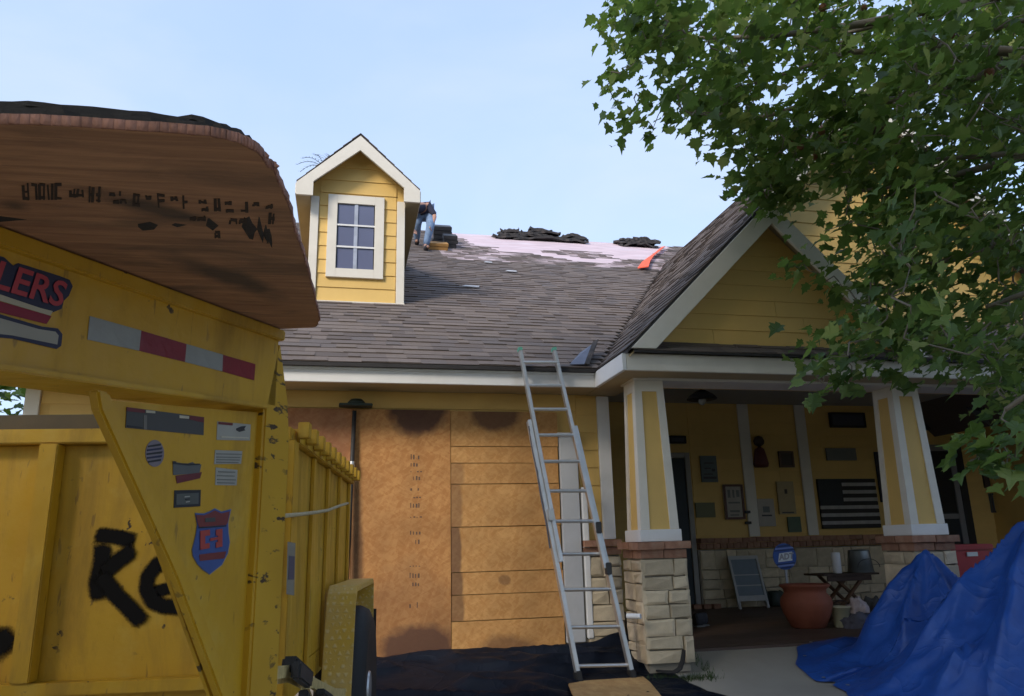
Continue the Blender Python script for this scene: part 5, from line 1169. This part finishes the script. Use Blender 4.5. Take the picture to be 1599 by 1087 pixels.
# loose shingle scraps lying on the slope
for (px, py, wpx_, lab, m) in ((762, 412, 14, 'pale scrap lying high on the roof left of the other pale scrap', None), (798, 426, 18, 'pale scrap lying on the roof below the pink strip', None), (735, 450, 24, 'thin pale scrap on the roof slope right of the dormer', None)):
    c_ = roofpt(px, py)+RN*.025; s_ = wpx_/FPX*13/2; P = [c_+Vector((-s_, 0, 0))-RU*.03, c_+Vector((s_*.8, 0, 0))-RU*.05, c_+Vector((s_, 0, 0))+RU*.04, c_+Vector((-s_*.5, 0, 0))+RU*.06]
    tag(obj('shingle_scrap', MB().prism(P, RN*.008), simple('pale_scrap', (.42, .43, .46), .7, .1)), lab, 'scrap', 'loose scraps on the roof')
# shingle bundles and board beside the worker
def roofbox(px, py, w_, d_, h_, mat, name, label, cat, parts=None):
    c_ = roofpt(px, py); t = thing(name, label, cat, c_)
    P = [c_+Vector((-w_/2, 0, 0)), c_+Vector((w_/2, 0, 0)), c_+Vector((w_/2, 0, 0))+RU*d_, c_+Vector((-w_/2, 0, 0))+RU*d_]
    n = parts or 1
    for i in range(n):
        lo_ = h_*i/n+.004; hi_ = h_*(i+1)/n-.002; jx = Vector((random.uniform(-.015, .015), 0, 0))
        obj('layer', MB().hexa([p+RN*lo_+jx for p in P]+[p+RN*hi_+jx for p in P]), mat, t, bevel=.006)
    return t
WRAP = simple('dark_wrapping', (.042, .042, .048), .6, .3, 8)
roofbox(690, 381, .36, .30, .34, WRAP, 'shingle_bundle', 'tall dark stack of shingle bundles right of the roof worker', 'shingle bundle', 4)
roofbox(703, 388, .26, .30, .24, simple('charcoal_wrapping', (.052, .050, .052), .6, .3, 8), 'shingle_bundle', 'low dark stack of shingle bundles beside the pink underlayment', 'shingle bundle', 3)
roofbox(683, 391, .42, .26, .13, simple('tan_board', (.40, .21, .06), .7, .2), 'wooden_crate', 'flat tan wooden crate at the feet of the roof worker', 'crate', 2)
# orange strap lying across the valley
pts = [(1005, 424), (1010, 414), (1018, 406), (1028, 398), (1036, 391)]
op = []
for i, (x, y) in enumerate(pts):
    a = roofpt(x, y); op.append(a+Vector((0, 0, .05)))
vs = []
for i, p in enumerate(op):
    wv = (.11, .09, .06, .055, .055)[i]; vs += [p+Vector((-wv, 0, 0)), p+Vector((wv, .02, .05)), p+Vector((wv, .02, .065)), p+Vector((-wv, 0, .015))]
tag(obj('orange_strap', MB().add(vs, [(4*i+a, 4*i+(a+1) % 4, 4*i+4+(a+1) % 4, 4*i+4+a) for i in range(4) for a in range(4)]+[(0, 1, 2, 3), (16, 17, 18, 19)]), ORANGE), 'bright orange strap lying in the roof valley beside the gable', 'strap')
# lifted flashing at the bottom of the valley
vf = thing('valley_flashing', 'bent dark metal flashing lifted at the foot of the roof valley', 'flashing', (2.25, 7.0, 2.85))
a, b, c_, d_ = roofpt(889, 573)+RN*.02, roofpt(912, 574)+RN*.03, roofpt(924, 552)+RN*.10, roofpt(905, 556)+RN*.03
obj('flashing_sheet', MB().prism([a, b, c_, d_], RN*.006), simple('blue_grey_metal', (.085, .095, .135), .4, .2, 9, metal=.4), vf)
obj('torn_edge', MB().prism([b, b+Vector((.05, 0, -.005)), c_+Vector((.07, .02, .05)), c_+Vector((0, 0, .02))], RN*.012), TORN, vf)

# ---- worker
def skin_mesh(name, joints, edges, mat, parent, sub=2, root=0):
    me = bpy.data.meshes.new('tmp'); me.from_pydata([j[0] for j in joints], edges, []); me.update()
    o = bpy.data.objects.new('tmp', me); COL.objects.link(o); m = o.modifiers.new('s', 'SKIN'); m.use_smooth_shade = True
    for i, j in enumerate(joints):
        r = j[1]; me.skin_vertices[0].data[i].radius = (r, r) if not isinstance(r, tuple) else r
    me.skin_vertices[0].data[root].use_root = True
    s = o.modifiers.new('d', 'SUBSURF'); s.levels = sub; s.render_levels = sub
    dg = bpy.context.evaluated_depsgraph_get(); ev = bpy.data.meshes.new_from_object(o.evaluated_get(dg))
    mb = MB().add([v.co.copy() for v in ev.vertices], [tuple(p.vertices) for p in ev.polygons])
    bpy.data.objects.remove(o); bpy.data.meshes.remove(me); bpy.data.meshes.remove(ev)
    return obj(name, mb, mat, parent, smooth=True)
fL, fR = roofpt(651, 383), roofpt(665, 392)
Yw = (fL.y+fR.y)/2
person = thing('person', 'roof worker in faded jeans and a dark shirt bending down behind the dormer', 'person', (fL+fR)/2)
hip = aty(664, 333, Yw+.05); chest = aty(653, 319, Yw-.18); neck = aty(643, 321, Yw-.30); head = aty(637, 327, Yw-.40)
hL = hip+Vector((-.10, .02, 0)); hR = hip+Vector((.10, -.01, -.01))
kL = (hL+fL)/2+Vector((-.03, -.17, .04)); kR = (hR+fR)/2+Vector((.02, -.17, .04))
aL, aR = fL+Vector((0, .03, .09)), fR+Vector((0, .03, .09)); tL, tR = fL+Vector((-.02, -.17, .02)), fR+Vector((.02, -.17, .02))
sR = aty(668, 320, Yw-.10); eR = aty(679, 338, Yw-.16); wR = aty(674, 353, Yw-.30)
sL = aty(645, 324, Yw-.32); eL = aty(640, 342, Yw-.40); wL = aty(646, 358, Yw-.45)
spine = (hip+chest)/2+Vector((0, 0, .02))
J = [(hip, .14), (spine, .135), (chest, .15), (neck, .06), (head, .075), (head+(head-neck).normalized()*.08, .09), (head+(head-neck).normalized()*.19, .07),
     (hL, .095), (kL, .06), (aL, .042), (tL, .035), (hR, .095), (kR, .06), (aR, .042), (tR, .035), (sR, .06), (eR, .045), (wR, .03), (sL, .06), (eL, .045), (wL, .03)]
skin_mesh('body', J, [(0, 1), (1, 2), (2, 3), (3, 4), (4, 5), (5, 6), (0, 7), (7, 8), (8, 9), (9, 10), (0, 11), (11, 12), (12, 13), (13, 14), (2, 15), (15, 16), (16, 17), (2, 18), (18, 19), (19, 20)], SKIN, person)
skin_mesh('jeans', [(hip, .155), (hL, .112), (kL, .078), (aL+Vector((0, 0, .02)), .062), (hR, .112), (kR, .078), (aR+Vector((0, 0, .02)), .062)], [(0, 1), (1, 2), (2, 3), (0, 4), (4, 5), (5, 6)], DENIM, person)
skin_mesh('shirt', [(hip+(spine-hip)*.35, .165), (spine, .16), (chest, .17), (sR, .078), (eR, .06), (sL, .078), (eL, .06)], [(0, 1), (1, 2), (2, 3), (3, 4), (2, 5), (5, 6)], SHIRT, person)
skin_mesh('belt', [(hip+Vector((-.06, 0, -.015)), .150), (hip+Vector((.06, 0, -.02)), .150)], [(0, 1)], simple('grey_belt', (.14, .13, .14), .8), person)
for f_, t_ in ((fL, tL), (fR, tR)):
    skin_mesh('boot', [(f_+Vector((0, .05, .05)), .055), (f_+Vector((0, -.03, .045)), .05), (t_+Vector((0, 0, .015)), .04)], [(0, 1), (1, 2)], simple('dark_boot', (.03, .028, .035), .7), person)
for w_, e_ in ((wR, eR), (wL, eL)):
    d = (w_-e_).normalized(); sd_ = d.orthogonal().normalized()
    for i in range(4):
        b_ = w_+sd_*(.022*(i-1.5)); skin_mesh('finger', [(w_, .016), (b_+d*.07, .011), (b_+d*.12+Vector((0, -.02, 0)), .009)], [(0, 1), (1, 2)], SKIN, person, 1)
    skin_mesh('thumb', [(w_, .014), (w_-sd_*.05+d*.03, .011), (w_-sd_*.06+d*.07, .009)], [(0, 1), (1, 2)], SKIN, person, 1)
hd = (head-neck).normalized(); obj('cap', MB().lathe(head+hd*.10, [(.105, -.02), (.10, .04), (.075, .085), (.02, .11)], 16), simple('dark_cap', (.02, .02, .025), .8), person, smooth=True)

# ================================================================== TREES
LOBES = [(0, 0), (.10, -.06), (.34, -.02), (.30, .12), (.52, .30), (.34, .38), (.36, .52), (.16, .56), (0, .98), (-.16, .56), (-.36, .52), (-.34, .38), (-.52, .30), (-.30, .12), (-.34, -.02), (-.10, -.06)]
def leaf_arrays(fold, seed):
    rnd = random.Random(seed); vs = []
    for x, y in LOBES:
        x *= rnd.uniform(.88, 1.12); y *= rnd.uniform(.92, 1.08); vs.append((x, y, fold*abs(x)-.28*max(0, y-.25)**2+rnd.uniform(-.03, .03)))
    vs.append((0, .38, -.02)); c = len(vs)-1; n = len(LOBES)
    return np.array(vs), [(i, (i+1) % n, c) for i in range(n)]
LA = [leaf_arrays(f, i) for i, f in enumerate((.18, .32, .10, .42))]
def leaf_basis(rnd, out):
    """leaf axes: tip hangs outward and down, face mostly up"""
    tip = Vector((out.x*.8+rnd.gauss(0, .55), out.y*.8+rnd.gauss(0, .55), -.35+rnd.gauss(0, .35)))
    tip.normalize(); up = Vector((rnd.gauss(0, .45), rnd.gauss(0, .45), 1)); x = tip.cross(up)
    if x.length < 1e-3: x = Vector((1, 0, 0))
    x.normalize(); z = x.cross(tip); return x, tip, z
def tube_list(mb, a, b, r0, r1, n=5, sag=.0, wig=0., seed=0):
    a = Vector(a); b = Vector(b); k = 6; P = []
    for i in range(k+1):
        t = i/k; p = a+(b-a)*t; p.z -= sag*4*t*(1-t); e = sin(pi*t)*wig
        p += Vector((fbm(t*2+seed, 1), fbm(t*2+seed, 5), fbm(t*2+seed, 9)))*e; P.append(p)
    mb.tube(P, [r0+(r1-r0)*i/k for i in range(k+1)], n); return P
rnd = random.Random(11)
TX, TY = 6.9, 2.6
tree = thing('sycamore_tree', 'broadleaf sycamore tree whose leafy branches hang in front of the gable from the right', 'tree', (TX, TY, 0))
tk = MB(); trunk_pts = [Vector((TX, TY, -.05)), Vector((TX+.03, TY, .4)), Vector((TX-.05, TY+.05, 1.6)), Vector((TX-.1, TY+.1, 3.0)), Vector((TX+.05, TY+.15, 4.6)), Vector((TX+.1, TY+.1, 6.5)), Vector((TX, TY, 8.6))]
tk.tube(trunk_pts, [.30, .22, .20, .18, .14, .09, .03], 14); obj('trunk', tk, BARK, tree, smooth=True)
# clusters of foliage: (position, radius, leaves)
CL = []
CROWN = [(985, -40), (992, 25), (990, 110), (1010, 165), (1060, 170), (1105, 195), (1150, 235), (1185, 262), (1220, 280), (1262, 320), (1285, 395), (1300, 430), (1335, 445), (1330, 500), (1300, 535), (1275, 575), (1300, 590), (1370, 560), (1410, 545), (1450, 560), (1490, 560), (1530, 575), (1560, 640), (1590, 660), (1680, 680), (1720, -60)]
HOLES = [(1290, 330, 75, 62, .95), (1255, 285, 45, 35, .9), (1500, 430, 75, 75, .93), (1400, 470, 55, 40, .7), (1340, 400, 40, 30, .6), (1060, 100, 40, 30, .9), (1225, 140, 46, 40, .95), (1385, 30, 46, 36, .95), (1480, 165, 50, 36, .9), (1210, 85, 36, 30, .9), (1340, 120, 40, 34, .9), (1585, 280, 46, 60, .9), (1500, 175, 40, 30, .8), (1120, 110, 30, 30, .7), (1010, 125, 34, 24, .8), (1445, 500, 60, 24, .6)]
def hole(px, py):
    for x, y, rx, ry, p_ in HOLES:
        if ((px-x)/rx)**2+((py-y)/ry)**2 < 1 and rnd.random() < p_: return True
    return False
tries = 0
while len(CL) < 700 and tries < 20000:
    tries += 1; px, py = rnd.uniform(930, 1720), rnd.uniform(-60, 690)
    if not inpoly(px, py, CROWN) or hole(px, py): continue
    # nearer to the right and low; the left tips are farther out
    yy = rnd.uniform(3.6, 5.9) if px > 1400 else rnd.uniform(4.4, 6.0)
    if py > 430: yy = min(yy, 5.4)
    if py > 380 and rnd.random() < .30: continue
    CL.append((aty(px, py, yy), rnd.uniform(.11, .21), rnd.randint(9, 14)))
for i in range(34):
    CL.append((aty(rnd.uniform(1165, 1262), rnd.uniform(225, 320), rnd.uniform(5.5, 5.9)), .12, 10))
for i in range(44):
    CL.append((aty(rnd.uniform(1400, 1640), rnd.uniform(60, 300), rnd.uniform(4.0, 5.4)), .16, 12))
for i in range(40):
    CL.append((aty(rnd.uniform(1345, 1470), rnd.uniform(300, 550), rnd.uniform(4.7, 5.6)), .15, 12))
for i in range(22):
    CL.append((aty(rnd.uniform(1545, 1620), rnd.uniform(300, 560), rnd.uniform(4.0, 5.0)), .15, 12))
for i in range(12):
    CL.append((aty(rnd.uniform(945, 1010), rnd.uniform(-10, 165), rnd.uniform(5.3, 5.9)), .11, 9))
# drooping sprays traced from the photograph's lower outline, on twigs of their own
for px, py, yy in ((1240, 415, 5.5), (1262, 422, 5.5), (1285, 432, 5.45), (1310, 440, 5.4), (1268, 585, 5.0), (1285, 598, 5.0), (1300, 575, 5.0), (1330, 590, 5.0), (1410, 585, 4.9), (1430, 575, 4.9), (1395, 560, 4.9),
                   (1560, 700, 3.6), (1585, 715, 3.5), (1530, 712, 3.6), (1575, 735, 3.5), (1596, 690, 3.4), (1515, 720, 3.7), (1560, 725, 3.55), (1480, 560, 4.4), (1540, 600, 4.0), (1500, 530, 4.4), (1560, 560, 4.0), (1000, 190, 5.6), (975, 205, 5.6), (1020, 200, 5.6), (945, 40, 5.7), (948, 140, 5.7), (965, 160, 5.7)):
    CL.append((aty(px, py, yy), .10 if px < 1500 else .09, 8))
# unseen crown added above and behind the camera to shade the trailer
OV = []
while len(OV) < 430:
    a = rnd.uniform(0, 2*pi); r = sqrt(rnd.random()); x = -.6+3.9*r*cos(a); y = -.4+3.6*r*sin(a); z = rnd.uniform(4.2, 8.2)
    if y > .3 and (z-HCAM)/max(.1, sqrt(x*x+y*y)) < 1.12 and x < 7: continue
    if x > 6.5 and y > 4.5: continue
    OV.append((Vector((x, y, z)), .5, 17))
class LeafSet:
    def __init__(s): s.V = []; s.F = []; s.R = []; s.n = 0
    def add(s, p, x, t, z, size, k, r):
        A, F = LA[k]; M = np.array([x, t, z])*size; P = A @ M + np.array(p)
        s.V.append(P); s.F += [(a+s.n, b+s.n, c+s.n) for a, b, c in F]; s.R += [r]*len(F); s.n += len(A)
    def build(s, name, parent):
        V = np.concatenate(s.V)-np.array(WM[parent.name].translation); me = bpy.data.meshes.new(name)
        me.vertices.add(len(V)); me.vertices.foreach_set('co', V.ravel())
        F = np.array(s.F, dtype=np.int32); me.loops.add(F.size); me.loops.foreach_set('vertex_index', F.ravel()); me.polygons.add(len(F))
        me.polygons.foreach_set('loop_start', np.arange(0, F.size, 3, dtype=np.int32)); me.update(calc_edges=True)
        a = me.attributes.new('rnd', 'FLOAT', 'FACE'); a.data.foreach_set('value', s.R); me.materials.append(LEAF); me.validate()
        o = bpy.data.objects.new(name, me); COL.objects.link(o); o.parent = parent; o['kind'] = 'stuff'; return o
leafme = []
for A, F in LA:
    me = bpy.data.meshes.new('leaf'); me.from_pydata([tuple(v) for v in A], [], F); me.update(); me.materials.append(LEAF); leafme.append(me)
leaves = []; twigs = MB()
hubs = [trunk_pts[3], trunk_pts[4], trunk_pts[5]]
LIMBS = []
lm_ = [((1290, 60), 5.2), ((1180, 130), 5.5), ((1060, 60), 5.6), ((1330, 300), 5.2), ((1450, 250), 4.6), ((1420, 420), 4.9), ((1540, 480), 4.1), ((1500, 60), 4.4), ((1130, 200), 5.6), ((1570, 640), 3.7)]
for (pp, yy) in lm_:
    e = aty(*pp, yy); h = min(hubs, key=lambda q_: abs(q_.z-(e.z-.3)))
    m = MB(); P = tube_list(m, h, e, .075, .014, 7, -.15, .35, e.x); obj('limb', m, BARK, tree, smooth=True); LIMBS += P[1:]
for (e) in (Vector((1.5, .5, 6.5)), Vector((4, -2.5, 6.5)), Vector((-1.5, -1.5, 6.2)), Vector((8.5, -2, 6.4)), Vector((3.5, 1.5, 7.2))):
    m = MB(); P = tube_list(m, trunk_pts[4], e, .10, .02, 7, -.4, .5, e.x); obj('limb', m, BARK, tree, smooth=True)
NODES = list(LIMBS)
CL.sort(key=lambda t: min((p-t[0]).length for p in LIMBS))
for (c, r, n) in CL:
    q_ = min(NODES, key=lambda p: (p-c).length); d_ = (q_-c).length; NODES.append(c)
    if d_ < 1.2:
        w_ = d_*.14; m1_ = q_.lerp(c, .35)+Vector((rnd.gauss(0, w_), rnd.gauss(0, w_), rnd.gauss(0, w_)+.02)); m2_ = q_.lerp(c, .7)+Vector((rnd.gauss(0, w_), rnd.gauss(0, w_), rnd.gauss(0, w_)))
        twigs.tube([q_, m1_, m2_, c], [.007, .006, .005, .003], 4)
    out = Vector((c.x-TX, c.y-TY, 0)).normalized()
    for i in range(n):
        cl_ = lambda s_: max(-1.5*s_, min(1.5*s_, rnd.gauss(0, s_))); p = c+Vector((cl_(r), cl_(r), cl_(r*.8))); x, t, z = leaf_basis(rnd, out)
        leaves.append((p, x, t, z, rnd.choice((.065, .085, .105, .12, .145))*rnd.uniform(.85, 1.15)*(.8 if p.x > 4.4 and p.y < 4.3 else 1), rnd.randrange(4), rnd.random()*.98+.01))
leaves.sort(key=lambda l: -(l[4]/(l[0]-EYE).length) if (0 < proj(l[0])[0] < 1599 and proj(l[0])[1] > 0) else 1)
crown = obj('crown', twigs, BARK, tree)
LS = LeafSet()
for i, (p, x, t, z, s_, k, r_) in enumerate(leaves):
    if i < 300:
        mw = Matrix(((x.x*s_, t.x*s_, z.x*s_, p.x), (x.y*s_, t.y*s_, z.y*s_, p.y), (x.z*s_, t.z*s_, z.z*s_, p.z), (0, 0, 0, 1))); inst('leaf', leafme[k], crown, mw)
    else: LS.add(p, x, t, z, s_, k, r_)
for (c, r, n) in OV:
    out = Vector((c.x-TX, c.y-TY, 0)).normalized()
    for i in range(n):
        p = c+Vector((rnd.gauss(0, r), rnd.gauss(0, r), rnd.gauss(0, r*.5))); x, t, z = leaf_basis(rnd, out); q_ = proj(p)
        if -80 < q_[0] < 1680 and q_[1] > -80: continue
        LS.add(p, x, t, z, rnd.uniform(.22, .32), rnd.randrange(4), rnd.random())
LS.build('leaves', crown)
# seed balls hanging in the crown
for (px, py, yy, s_) in ((1285, 12, 4.6, .026), (1412, 28, 4.4, .024), (1485, 55, 4.3, .024), (1540, 45, 4.2, .022), (1545, 113, 4.0, .027), (1283, 205, 4.7, .022), (1250, 230, 4.7, .020), (1272, 245, 4.7, .018), (1350, 12, 4.5, .020), (1236, 225, 4.8, .020)):
    c = aty(px, py, yy); bm = bmesh.new(); bmesh.ops.create_icosphere(bm, subdivisions=2, radius=s_*1.25); m = MB().add([c+v.co*(1+.12*random.random()) for v in bm.verts], [tuple(v.index for v in f.verts) for f in bm.faces]); bm.free()
    m.tube([c+Vector((0, 0, s_)), c+Vector((.01, 0, s_+.07))], .002, 4); obj('seed_ball', m, SEED, tree)
# palm whose fronds just show behind the dormer roof
pc = aty(506, 262, 24); palm = thing('palm_tree', 'dark palm tree showing only its frond tips behind the dormer roof', 'tree', (pc.x, pc.y, .2))
obj('trunk', MB().tube([(pc.x, pc.y, .1), (pc.x+.1, pc.y, pc.z*.5), (pc.x, pc.y, pc.z)], [.2, .15, .13], 10), BARK, palm, smooth=True)
for i in range(11):
    a = 2*pi*i/11+.4; L_f = .85; m = MB(); P = []
    for k in range(8):
        t = k/7; P.append(pc+Vector((cos(a)*L_f*t, sin(a)*L_f*t, .75*L_f*t-.75*L_f*t*t)))
    m.tube(P, .008, 4)
    for k in range(1, 8):
        for s_ in (-1, 1):
            d = Vector((-sin(a), cos(a), -.25))*s_+Vector((cos(a), sin(a), 0))*.7; q_ = P[k]; e = q_+d.normalized()*.30*(1-.5*k/7); w2 = Vector((cos(a), sin(a), 0))*.014
            m.add([q_-w2, q_+w2, e], [(0, 1, 2)])
    obj('frond', m, PALMF, palm)
# hedge-like tree beyond the far left corner of the garage
bt = thing('background_tree', 'green tree seen through the gap under the trailer gooseneck', 'tree', (-7.4, 15, .2))
obj('trunk', MB().tube([(-7.4, 15, .1), (-7.4, 15, 3.5)], [.16, .08], 10), BARK, bt, smooth=True)
LB = LeafSet()
for i in range(1500):
    p = Vector((-7.4+rnd.gauss(0, 1.1), 15+rnd.gauss(0, .9), 4.2+rnd.gauss(0, .9))); x, t, z = leaf_basis(rnd, Vector((1, 0, 0))); LB.add(p, x, t, z, rnd.uniform(.2, .34), rnd.randrange(4), rnd.random())
LB.build('crown', bt)
# unseen trees added behind the viewpoint to shade the low walls, not the dormer
wd = tag(obj('added_shade_trees', MB().tube([(-9, -13, -.2), (-9, -13, 5)], .3, 8), BARK), kind='stuff')
wm = MB(); LW = LeafSet()
for i in range(17):
    a = radians(95+rnd.uniform(-4, 4)+i*170/16); R_ = rnd.uniform(11, 15); c = Vector((R_*cos(a+pi/2*0)*1.25+2, -abs(R_*sin(a)) if False else 0, 0))
    a2 = radians(-172+i*164/16); c = Vector((1+R_*cos(a2)*1.1, 1+R_*sin(a2), 0)); H_ = rnd.uniform(8.5, 11.0) if math.degrees(a2) < -70 else rnd.uniform(5.0, 6.5)
    if -165 < math.degrees(a2) < -112: H_ = rnd.uniform(3.5, 5.0)
    wm.tube([c+Vector((0, 0, -.2)), c+Vector((.2, 0, H_*.5)), c+Vector((0, .1, H_*.9))], [.25, .18, .05], 8)
    for k in range(60):
        f_ = rnd.random(); rr_ = (1.1+2.2*sin(pi*min(1, f_*.9+.1)))
        p = c+Vector((rnd.gauss(0, rr_*.55), rnd.gauss(0, rr_*.55), .4+f_*(H_-.4))); x, t, z = leaf_basis(rnd, Vector((rnd.gauss(0, 1), rnd.gauss(0, 1), 0)).normalized()); LW.add(p, x, t, z, rnd.uniform(.7, 1.15), rnd.randrange(4), rnd.random())
c = Vector((-5.2, -1.9, 0)); wm.tube([c+Vector((0, 0, -.1)), c+Vector((.1, 0, 2)), c+Vector((0, 0, 5))], [.16, .12, .04], 8)  # near tree out of view, added to shade only the trailer
for k in range(900):
    p = c+Vector((rnd.gauss(0, .85), rnd.gauss(0, .85), 3.9+rnd.gauss(0, .85))); x, t, z = leaf_basis(rnd, Vector((rnd.gauss(0, 1), rnd.gauss(0, 1), 0)).normalized()); LW.add(p, x, t, z, rnd.uniform(.3, .45), rnd.randrange(4), rnd.random())
wt = obj('trunks', wm, BARK, wd, kind='stuff'); LW.build('foliage', wd)
# grass tufts at the foot of the pier
gm = MB()
for i in range(420):
    x, y = (rnd.uniform(2.46, 3.06), 6.40-abs(rnd.gauss(0, .035))) if i < 330 else (3.03+abs(rnd.gauss(0, .05)), rnd.uniform(6.35, 6.9))
    h = rnd.uniform(.02, .075); b = Vector((x, y, gz(y)-.004)); d = Vector((rnd.gauss(0, .35), rnd.gauss(0, .35)-.2, 1)); s_ = Vector((.0035, .001, 0)); gm.add([b-s_, b+s_, b+d*h], [(0, 1, 2)])
tag(obj('grass', gm, GRASS), kind='stuff')
